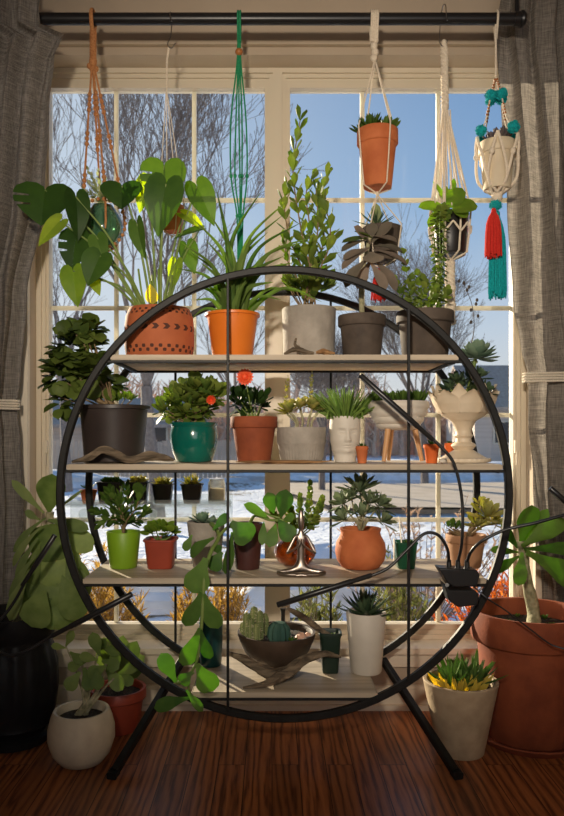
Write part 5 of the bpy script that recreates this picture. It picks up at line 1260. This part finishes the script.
# ---------------- bottom shelf
t = SP('cactus_bowl', 'wide dark brown bowl of small cacti and pebbles on the bottom shelf', 3, 276.5, 2.455, 631, 78, 30, [(.36, 0), (.40, .02), (.38, .12), (.62, .26), (.84, .52), (.96, .82), (1, .95), (1, 1)], M['bowlclay'] if 'bowlclay' in M else M.setdefault('bowlclay', mat('dark_bowl_clay', lin((62, 48, 38)), .6, lin((78, 62, 50)), 14, bump=.1, bs=60)), vessel='bowl')
M['cactus'] = G((86, 108, 60), (140, 150, 92), tr=.05, rough=.7); M['bluecactus'] = G((48, 82, 76), (78, 112, 98), tr=.05, rough=.7); M['spine'] = mat('cactus_spines', lin((220, 206, 176)), .7)
ribs = lambda a, z, r: 1 + .10 * cos(9 * a)
sp_ = MB(); r_ = R(5)
for (x, y, w_, Y) in [(247, 612, 8, 2.42), (254, 606, 8, 2.45), (260, 610, 7, 2.41), (265, 613, 7, 2.46), (251, 618, 7, 2.40), (257, 622, 7, 2.38), (243, 622, 6, 2.45)]:
    zt = at(x, y, Y).z; z0 = t.top.z - .01; xx = at(x, y, Y).x; rr = m(w_, Y) / 2; hgt = zt - z0
    mb = MB().lathe((xx, Y, z0), [(0, 0), (rr * .85, .001), (rr, hgt * .3), (rr, hgt * .8), (rr * .7, hgt * .95), (0, hgt)], 36, rf=ribs); t.part('columnar_cactus', mb, M['cactus'])
    for q in range(70):
        a = 2 * PI * r_.randint(0, 8) / 9; zq = z0 + hgt * r_.uniform(.1, 1); p = V((xx + rr * 1.05 * cos(a), Y + rr * 1.05 * sin(a), zq)); sp_.tube([p, p + V((cos(a) * .005 + r_.uniform(-.003, .003), sin(a) * .005, r_.uniform(-.002, .005)))], [.0006, .0003], 3)
t.part('spines', sp_, M['spine'], kind='stuff')
c_ = at(279, 629, 2.40); mb = MB().lathe((c_.x, c_.y, t.top.z - .01), [(0, 0), (m(8.5), .003), (m(11), m(8)), (m(10), m(16)), (m(6), m(21)), (0, m(22))], 60, rf=lambda a, z, r: 1 + .09 * cos(12 * a)); t.part('round_cactus', mb, M['bluecactus'])
mb = MB(); p = V((at(283, 620, 2.50).x, 2.50, t.top.z)); mb.tube([p, p + V((0, 0, m(20, 2.5))), p + V((0, 0, m(24, 2.5)))], [.007, .007, .010], 12); t.part('grafted_stub', mb, M['blackplastic'])
M['pink'] = mat('pink_pebble', lin((196, 148, 124)), .6, lin((220, 180, 156)), 30)
for (x, y, s_, Y) in [(301, 634, 7, 2.42), (308, 636, 5, 2.44), (296, 638, 4, 2.38), (304, 640, 4, 2.38)]:
    q = at(x, y, Y); mb = MB().ball((q.x, Y, t.top.z + m(s_, Y) * .3), m(s_, Y) * .8, (1, .9, .8), 10, .15, R(x)); t.part('pebble', mb, M['pink'])
ml = MB(); rosette(ml, V((at(292, 640, 2.36).x, 2.36, t.top.z)), 14, m(9), m(4), obov, .3, 1.3, thick=.003, seed=1); t.part('foliage', ml, M['mid'])

t = SP('leaning_cactus_pot', 'small square dark pot with a brown stem leaning left, on the bottom shelf', 3, 330, 2.43, 631, 23, 16, 'lip', M['darkpot'] if 'darkpot' in M else M.setdefault('darkpot', mat('dark_green_pot', lin((26, 44, 34)), .45)), square=6, n=40)
mb = MB(); mb.tube(smooth_path([t.top, at(320, 630, 2.43), at(306, 619, 2.41), at(287, 608, 2.38)], 6), [.010] * 8 + [.011] * 7 + [.010, .009, .007, .003], 12); t.part('stem', mb, M['drift'])
ml = MB(); rosette(ml, t.top + V((.008, -.008, 0)), 8, m(6), m(3), obov, .3, 1.2, thick=.002, seed=1); t.part('foliage', ml, M['mid'])
t = SP('potted_agave', 'tall white pot with a dark green spiky rosette on the bottom shelf', 3, 366, 2.43, 611, 40, 31, 'taper', M['whitepot'])
ml = MB(); rosette(ml, t.top + V((0, 0, .012)), 40, m(37), m(10), lance, -.05, 1.35, thick=.007, seed=3, bend=.45, fold=.35); t.part('foliage', ml, M['dark_agave'])
M['tealdark'] = mat('dark_teal_ceramic', lin((12, 58, 62)), .3, lin((18, 70, 72)), 10)
t = SP('tall_teal_vase', 'tall dark teal vase behind the trailing stem on the bottom shelf', 3, 211, 2.50, 616, 24, 20, [(.8, 0), (.86, .02), (.97, .5), (1, .9), (.96, 1)], M['tealdark'], cat='vase', soil=None, vessel='vase')
mb = MB(); driftwood(mb, [(228, 658, 2.36, 2), (242, 664, 2.35, 5), (258, 672, 2.34, 7), (274, 680, 2.325, 8), (288, 677, 2.32, 8), (300, 668, 2.33, 6), (312, 662, 2.35, 5), (326, 659, 2.37, 4), (341, 662, 2.38, 1.5)], .75, 3, amp=.35); lift(mb, SH[3] + E)
T_ = Thing('driftwood_branch', 'big twisted forked driftwood lying before the cactus bowl on the bottom shelf', 'driftwood', (at(280, 680, 2.32).x, 2.32, SH[3]))
T_.part('trunk', mb, M['drift']); mb = MB(); driftwood(mb, [(243, 692, 2.262, 1.5), (256, 690, 2.264, 3), (270, 686, 2.275, 5), (282, 678, 2.30, 6)], .75, 6); lift(mb, SH[3] + E); T_.part('fork', mb, M['drift'])

# ---------------- floor, left
def FP(name, label, px, Y, ptop, wt, wb, style, mt, **k): return Pot(name, label, px, Y, .001, ptop, wt, wb, style, mt, **k)
t = FP('potted_jade', 'round cream ceramic pot with thick-stemmed jade on the floor at the left', 81.5, 2.27, 709, 56, 36, [(.62, 0), (.76, .03), (1.02, .2), (1.18, .46), (1.17, .66), (1.08, .86), (1.0, .97), (.97, 1)], M['cream'])
ml, ms = MB(), MB()
for i, (P, rr) in enumerate([([(86, 700), (85, 682), (82, 664)], .008), ([(92, 700), (100, 684), (106, 664)], .009), ([(84, 702), (78, 676), (66, 646)], .005), ([(94, 702), (106, 686), (117, 676)], .006), ([(88, 700), (92, 676), (98, 654)], .006)]):
    PP = [t.top + V(((i - 2) * .008, .0, 0))] + [at(x, y, 2.25 + max(0, (x - 96) * .0028)) for x, y in P]; ms.tube(smooth_path(PP, 5), [rr * (1 - .035 * q) for q in range(16)], 9)
for (b, e, w_, Y, tl) in [((80, 672), (66, 690), 15, 2.2, .4), ((84, 668), (92, 690), 16, 2.19, .4), ((82, 664), (68, 668), 12, 2.22, .8), ((66, 648), (52, 645), 8, 2.25, .9), ((66, 646), (72, 632), 9, 2.24, .3), ((70, 652), (82, 662), 10, 2.23, .6),
        ((98, 660), (80, 655), 11, 2.22, .9), ((100, 656), (92, 634), 13, 2.25, .4), ((102, 660), (118, 668), 14, 2.31, .6), ((98, 652), (104, 640), 10, 2.33, .3), ((106, 666), (88, 676), 16, 2.2, .7), ((106, 668), (122, 690), 15, 2.31, .4), ((118, 674), (138, 664), 12, 2.32, .6), ((120, 674), (132, 684), 11, 2.32, .6), ((96, 668), (98, 690), 14, 2.18, .3), ((112, 672), (116, 654), 12, 2.32, .3), ((90, 660), (74, 662), 10, 2.24, .9), ((102, 648), (120, 652), 11, 2.32, .7)]:
    pxleaf(ml, b, e, Y, w_, spat, tl, -.25, .15, .004, ns=8)
t.part('stems', ms, M['palestem']); t.part('foliage', ml, G((72, 104, 44), (132, 152, 80), tr=.34))
t = FP('potted_flapjack', 'red terracotta pot with pale upright leaves standing behind the round cream pot', 118, 2.53, 687, 56, 42, 'classic', M['terra_red'])
ml, ms = MB(), MB()
for (b, e, w_, Y, tl) in [((118, 676), (124, 634), 13, 2.50, .2), ((122, 674), (138, 640), 13, 2.49, .2), ((114, 672), (104, 636), 14, 2.52, .2), ((116, 664), (112, 632), 11, 2.50, .2), ((124, 672), (146, 656), 10, 2.5, .4), ((118, 670), (96, 652), 12, 2.54, .4), ((120, 668), (130, 648), 12, 2.46, .2), ((122, 676), (143, 672), 9, 2.48, .7)]: pxleaf(ml, b, e, Y, w_ * 1.25, spat, tl, .1, .2, .004)
ms.tube(smooth_path([t.top, at(119, 672, 2.51), at(119, 655, 2.51)], 5), .008, 9)
t.part('stem', ms, M['palestem']); t.part('foliage', ml, M['flap'])

M['blackglaze'] = mat('black_glazed_pot', (.010, .010, .011), .45, (.014, .013, .013), 12, bump=.2, bs=30, spec=.2)
t = FP('potted_paddle_plant', 'big black glazed floor urn with tall stacked paddle leaves beside the left curtain', 14, 2.43, 612, 84, 70, [(.70, 0), (.82, .015), (.84, .07), (.74, .09), (.80, .13), (.92, .16), (.90, .19), (.97, .26), (1.02, .42), (1.0, .60), (.90, .74), (.86, .80), (.93, .84), (.98, .9), (1, .96), (1, 1)], M['blackglaze'], n=96,
       rf=lambda a, z, r: 1 + (.022 * cos(16 * a) if .12 < z < .34 else 0), vessel='urn')
ml, ms, mp_ = MB(), MB(), MB()
ms.tube(smooth_path([t.top, at(30, 590, 2.42), at(48, 550, 2.42), at(50, 512, 2.42)], 6), .013, 10)
for (b, e, w_, Y, tl, bd, sd) in [((49, 514), (52, 473), 29, 2.42, .1, .1, .3), ((44, 513), (10, 481), 10, 2.42, .9, .2, 0), ((55, 510), (84, 491), 5, 2.43, 1, .1, 0), ((48, 520), (88, 527), 15, 2.40, .9, -.2, 0), ((58, 524), (92, 549), 24, 2.41, .5, -.3, 0),
        ((46, 518), (2, 546), 11, 2.37, 1.2, -.6, 0), ((42, 526), (0, 562), 11, 2.35, 1.2, -.6, 0), ((38, 538), (4, 580), 11, 2.33, 1.2, -.6, 0), ((36, 555), (-4, 600), 12, 2.31, 1.1, -.6, 0), ((30, 570), (2, 622), 16, 2.29, .8, -.4, 0),
        ((46, 590), (28, 628), 36, 2.31, .4, -.4, 0), ((62, 575), (78, 622), 30, 2.33, .5, -.4, 0), ((66, 560), (84, 596), 24, 2.37, .5, -.5, 0), ((40, 545), (22, 590), 22, 2.36, .7, -.5, 0), ((40, 520), (24, 512), 10, 2.42, 1, .1, 0)]:
    pxleaf(mp_ if w_ > 20 else ml, b, e, Y, w_, obov if w_ > 20 else spat, tl, bd, .12, .006, dy=-.03, ns=11, side=sd)
for (b, e, w_, Y) in [((50, 524), (50, 556), 44, 2.41), ((53, 546), (57, 580), 48, 2.40), ((50, 568), (52, 604), 50, 2.39), ((54, 590), (62, 622), 46, 2.385), ((44, 578), (24, 606), 34, 2.39), ((62, 560), (86, 590), 34, 2.41)]:
    pxleaf(mp_, b, e, Y, w_, lambda q: oval(min(1, .16 + .84 * q)), 1.5, -.95, -.16, .006, dy=-.10, ns=12)
t.part('stem', ms, M['palestem']); t.part('foliage', ml, M['flap']); t.part('paddle_leaves', mp_, M['flap2'] if 'flap2' in M else M.setdefault('flap2', G((66, 100, 34), (156, 176, 98), tr=.38, rough=.45)))

# ---------------- floor, right
t = FP('potted_desert_rose', 'largest terracotta pot on the floor at the right, with a thick pale stem', 529, 2.455, 613, 113, 90, [(.74, 0), (.76, .01), (.88, .70), (.89, .755), (.985, .765), (1, .78), (1, .99), (.99, 1)], M['terra2'])
ml, ms, mg = MB(), MB(), MB()
ms.tube(smooth_path([t.top + V((.01, -.02, -.01)), at(533, 612, 2.48), at(526, 580, 2.46), at(522, 556, 2.45), at(521, 545, 2.45)], 6), [.024] * 4 + [.021] * 6 + [.018] * 8 + [.014] * 7, 12)
for (b, e, w_, Y, tl, bd, sd) in [((521, 546), (527, 505), 25, 2.46, .2, .35, .3), ((522, 550), (566, 521), 20, 2.42, .8, -.25, 0), ((524, 553), (590, 550), 17, 2.41, 1.1, -.25, 0), ((526, 556), (590, 588), 30, 2.39, .9, -.4, 0), ((520, 554), (499, 528), 13, 2.46, .8, .1, 0), ((519, 556), (492, 552), 11, 2.45, 1.0, -.2, 0), ((519, 560), (494, 574), 11, 2.42, .8, -.3, 0), ((522, 556), (520, 590), 14, 2.36, .9, -.4, 0), ((522, 550), (548, 512), 13, 2.50, .4, .1, 0)]:
    pxleaf(ml, b, e, Y, w_, spat, tl, bd, .2, .005, ns=11, side=sd)
r_ = R(9)
for i in range(14):
    mg = MB(); a = r_.uniform(0, 2 * PI); q = r_.uniform(.35, .85) * t.rt; rosette(mg, t.top + V((q * cos(a), q * sin(a), .006)), 7, m(r_.uniform(5, 10)), m(3.4), obov, .2, 1.2, thick=.002, seed=i); t.part('seedling', mg, M['mid'])
t.part('stem', ms, M['palestem']); t.part('foliage', ml, M['rose'] if 'rose' in M else M.setdefault('rose', G((56, 98, 26), (100, 138, 42), tr=.34, rough=.35)))
mb = MB().lathe((t.c.x, t.c.y, 0), [(0, .0005), (t.rt * .86, .0005), (t.rt * .98, .022), (t.rt * 1.0, .026), (t.rt * .985, .030), (t.rt * .94, .028), (t.rt * .84, .010), (0, .009)], 72)
for o in t.o.children: o.location.z += .012
t.part('saucer', mb, M['terra2'])

t = FP('potted_haworthia', 'cream tapered floor pot of spiky green and yellow leaves beside the large terracotta pot', 460.5, 2.345, 679, 74, 46, 'taper', M['creamrough'] if 'creamrough' in M else M.setdefault('creamrough', mat('rough_cream_clay', lin((168, 146, 118)), .8, lin((190, 168, 138)), 18, bump=.15, bs=70)))
ml, my = MB(), MB(); r_ = R(4)
for i in range(8):
    a = r_.uniform(0, 2 * PI); q = r_.random() ** .5 * .055
    rosette(ml, t.top + V((q * cos(a), q * sin(a) + .02, .004)), 13, m(r_.uniform(26, 42)), m(9.5), lance, .7, 1.35, axis=V((cos(a) * .35, sin(a) * .3, 1)), thick=.006, seed=i, bend=.15, fold=.35)
for i in range(26):
    a = r_.uniform(PI * .95, 2 * PI * .98); q = .055 + r_.uniform(-.02, .02); my.leaf(t.top + V((q * cos(a) - .01, q * sin(a), .002)), V((cos(a) * .5 + r_.uniform(-.4, .4), sin(a) * .6, 1.0)), V((0, -1, .6)), m(r_.uniform(14, 22)), m(7), lance, -.3, .3, 7, .004)
t.part('foliage', ml, M['hawor'] if 'hawor' in M else M.setdefault('hawor', G((62, 104, 40), (110, 146, 66), tr=.3))); t.part('yellowed_leaves', my, M['yellow'], label='yellowed lower leaves')

# ================================================================ little pots on the clear window ledge
M['acrylic'] = clear_acrylic('clear_acrylic'); M['jar'] = clear_acrylic('jar_glass', (.95, .95, .92), .22)
LY = 2.772; lz = at(0, 503, LY).z; xa, xb = at(66, 500, LY).x, at(232, 500, LY).x
lg = Thing('acrylic_window_ledge', 'clear acrylic ledge stuck to the left window pane, carrying a row of tiny pots', 'ledge', ((xa + xb) / 2, LY, lz - .006))
mb = MB(); mb.box((xa, LY - .042, lz - .006), (xb, GY - .012, lz)); lg.part('shelf_plate', mb, M['acrylic'], flat=True)
lg.part('back_plate', MB().box((xa, GY - .0115, lz - .085), (xb, GY - .0075, lz + .03)), M['acrylic'], flat=True)
lg.part('front_lip', MB().box((xa, LY - .046, lz - .012), (xb, LY - .0425, lz + .016)), M['acrylic'], flat=True)
for x in (xa + .05, (xa + xb) / 2, xb - .05):
    mb = MB().lathe((x, GY - .001, lz - .05), [(0, 0), (.022, 0), (.018, .004), (.006, .0062), (0, .0064)], 24, axis=V((0, -1, 0))); lg.part('suction_cup', mb, M['acrylic'])
for (x, top, wt, wb, st_, mk, cnt, sz, lab, n_) in [(88.5, 488, 17, 12, 'classic', 'terra', 1, 10, 'tiny terracotta succulent pot at the left end of the clear window ledge', 30), (111, 480, 27, 21, 'lip', 'blackplastic', 4, 9, 'tiny black pot with a paper label on the clear window ledge', 40),
        (138, 480, 23, 17, 'lip', 'blackplastic', 3, 10, 'tiny black pot on the clear window ledge, between the labelled pot and the spiky one', 40), (163, 482, 22, 16, 'lip', 'blackplastic', 3, 12, 'tiny black pot of spiky rosettes, behind the square red brown pot', 40), (192, 482, 23, 16, 'lip', 'blackplastic', 2, 14, 'tiny black pot of reddish rosettes on the window ledge, next to the jar', 40)]:
    t = Pot('tiny_succulent_pot', lab, x, LY, lz + E, top + 1.5, wt, wb, st_, M[mk], group='tiny pots on the window ledge', square=0 if st_ == 'classic' else 6, n=n_)
    ml = MB(); r_ = R(int(x))
    for i in range(cnt): rosette(ml, t.top + V(((i - (cnt - 1) / 2) * t.rt * 1.0 / max(1, cnt), -.008 * (i % 2), .006)), 16, m(sz * .95, LY), m(sz * .42, LY), obov if sz < 11 else lance, .2, 1.3, axis=V(((i - (cnt - 1) / 2) * .3, -.2, 1)), thick=.003, seed=i + int(x))
    t.part('foliage', ml, M['mid' if x < 130 else 'rosette'])
    if x == 111:
        mb = MB().box((t.c.x - .028, t.c.y - t.rb * 1.12 - .003, t.c.z + .012), (t.c.x + .022, t.c.y - t.rb * 1.12 - .002, t.c.z + .045)); t.part('label', mb, M['palelabel'] if 'palelabel' in M else M.setdefault('palelabel', mat('pale_paper', lin((150, 148, 108)), .8)), label='pale paper label', flat=True)
jx = at(217, 500, LY).x; jr = m(18, LY) / 2; jz = lz + E; jt = at(0, 479, LY).z
t = Thing('glass_jar', 'small clear glass jar with a pale filling, last on the window ledge', 'jar', (jx, LY, jz))
t.part('jar_glass', MB().lathe((jx, LY, 0), [(0, jz), (jr * .92, jz), (jr, jz + .005), (jr, jt - .014), (jr * .86, jt - .007), (jr * .86, jt), (jr * .82, jt), (jr * .82, jt - .008), (jr * .95, jt - .016), (jr * .95, jz + .007), (0, jz + .004)], 40), M['jar'])
M['fill'] = mat('pale_filling', lin((206, 184, 146)), .8, lin((232, 214, 180)), 40); t.part('filling', MB().lathe((jx, LY, 0), [(0, jz + .0055), (jr * .9, jz + .008), (jr * .92, jz + .03), (jr * .8, jz + .055), (0, jz + .058)], 30), M['fill'])

# ================================================================ clip-on grow lamps
M['lampblack'] = mat('satin_black_plastic', (.016, .016, .017), .32); M['lens'] = mat('dark_lens_strip', (.08, .075, .07), .2)
def neck(t, pts, n=8): t.part('gooseneck', MB().tube(smooth_path(pts, 10), .0048, 10), M['lampblack'])
def head(t, a, b, r=.0085):
    a, b = V(a), V(b); d = (b - a).normalized(); mb = MB()
    mb.tube([a, a + d * .002, a + d * .06, a + d * .062, b - d * .002, b], [r * .7, r * .85, r * .85, r, r, r * .8], 16); o = t.part('light_head', mb, M['lampblack'])
    s_, u = perp(d); u = u if u.z < 0 else -u
    mb = MB().bar(a + d * .075 + u * r * .9, b - d * .012 + u * r * .9, .009, .003); t.part('light_strip', mb, M['lens'], o)
CY_ = 2.188; cc = at(458, 588, CY_)
t = Thing('clip_grow_lamp', 'black clip-on grow lamp with three bendy arms at the right of the third shelf', 'grow lamp', cc)
def wedge(mb, pts, y0, y1):
    b = len(mb.v); n = len(pts)
    for y in (y0, y1):
        for (px, py) in pts: mb.v.append(V((at(px, py, CY_).x, y, at(px, py, CY_).z)))
    mb.f.append(tuple(b + k for k in range(n))); mb.f.append(tuple(b + n + k for k in range(n))[::-1])
    for k in range(n): mb.f.append((b + k, b + n + k, b + n + (k + 1) % n, b + (k + 1) % n))
mb = MB(); wedge(mb, [(436, 566), (474, 568), (477, 573), (474, 584), (452, 585), (445, 581)], CY_ - .034, CY_ + .030); ob = t.part('clip_upper_jaw', mb, M['lampblack'], sharp=30)
ob.modifiers.new('bev', 'BEVEL').width = .004; ob.modifiers['bev'].segments = 3
mb = MB(); wedge(mb, [(441, 580), (447, 588), (472, 588), (476, 592), (475, 603), (456, 605), (447, 599)], CY_ - .030, CY_ + .028); ob = t.part('clip_lower_jaw', mb, M['lampblack'], sharp=30)
ob.modifiers.new('bev', 'BEVEL').width = .004; ob.modifiers['bev'].segments = 3
t.part('spring', MB().tube([at(447, 585, CY_ - .036), at(447, 585, CY_ + .02)], .006, 14), M['lampblack'])
for x in (449, 458, 467): t.part('arm_socket', MB().tube([at(x, 568, CY_), at(x, 560, CY_)], [.0085, .0065], 14), M['lampblack'])
a0 = at(429, 436, 2.16); neck(t, [at(458, 562, CY_), at(462, 540, 2.15), at(462, 500, 2.15), at(454, 464, 2.15), at(440, 446, 2.155), a0]); head(t, at(433, 440, 2.158), at(360, 375, 2.17))
neck(t, [at(449, 562, CY_), at(447, 548, 2.15), at(438, 535, 2.14), at(424, 534, 2.14), at(406, 551, 2.135), at(388, 568, 2.13), at(368, 577, 2.13)]); head(t, at(372, 575, 2.13), at(277, 605, 2.14))
neck(t, [at(467, 562, CY_), at(471, 552, 2.15), at(482, 541, 2.13), at(505, 530, 2.12), at(535, 523, 2.10), at(568, 514, 2.09), at(584, 512, 2.09)]); head(t, at(582, 516, 2.09), at(550, 488, 2.10))
t.part('cord', MB().tube(smooth_path([at(474, 587, CY_ + .01), at(488, 599, 2.18), at(505, 610, 2.2), at(531, 630, 2.215), at(550, 644, 2.215), at(580, 660, 2.2), at(600, 720, 2.25), (at(610, 720, 2.25).x, 2.3, .004)], 8), .0024, 7), M['lampblack'])
t = Thing('clip_grow_lamp', 'black grow lamp with two arms reaching in from the left edge over the black urn', 'grow lamp', at(-30, 640, 2.2))
mb = MB(); wd = [(-44, 622), (-14, 624), (-12, 640), (-30, 644), (-40, 636)]; CYs = CY_; wedge(mb, wd, 2.15, 2.21); ob = t.part('clip_upper_jaw', mb, M['lampblack']); mb = MB(); wedge(mb, [(-42, 642), (-14, 645), (-13, 664), (-30, 666)], 2.155, 2.205); t.part('clip_lower_jaw', mb, M['lampblack'])
neck(t, [at(-14, 630, 2.18), at(0, 620, 2.19), at(14, 602, 2.2), at(24, 584, 2.2)]); head(t, at(22, 586, 2.2), at(55, 535, 2.21), .0078)
neck(t, [at(-14, 640, 2.18), at(6, 655, 2.17), at(24, 652, 2.17), at(42, 642, 2.18), at(54, 635, 2.18)]); head(t, at(52, 636, 2.18), at(132, 594, 2.18), .0085)
t.part('cord', MB().tube(smooth_path([at(-38, 640, 2.18), at(-60, 680, 2.2), at(-75, 740, 2.25), (at(-80, 740, 2.25).x, 2.25, .004)], 8), .0024, 7), M['lampblack'])
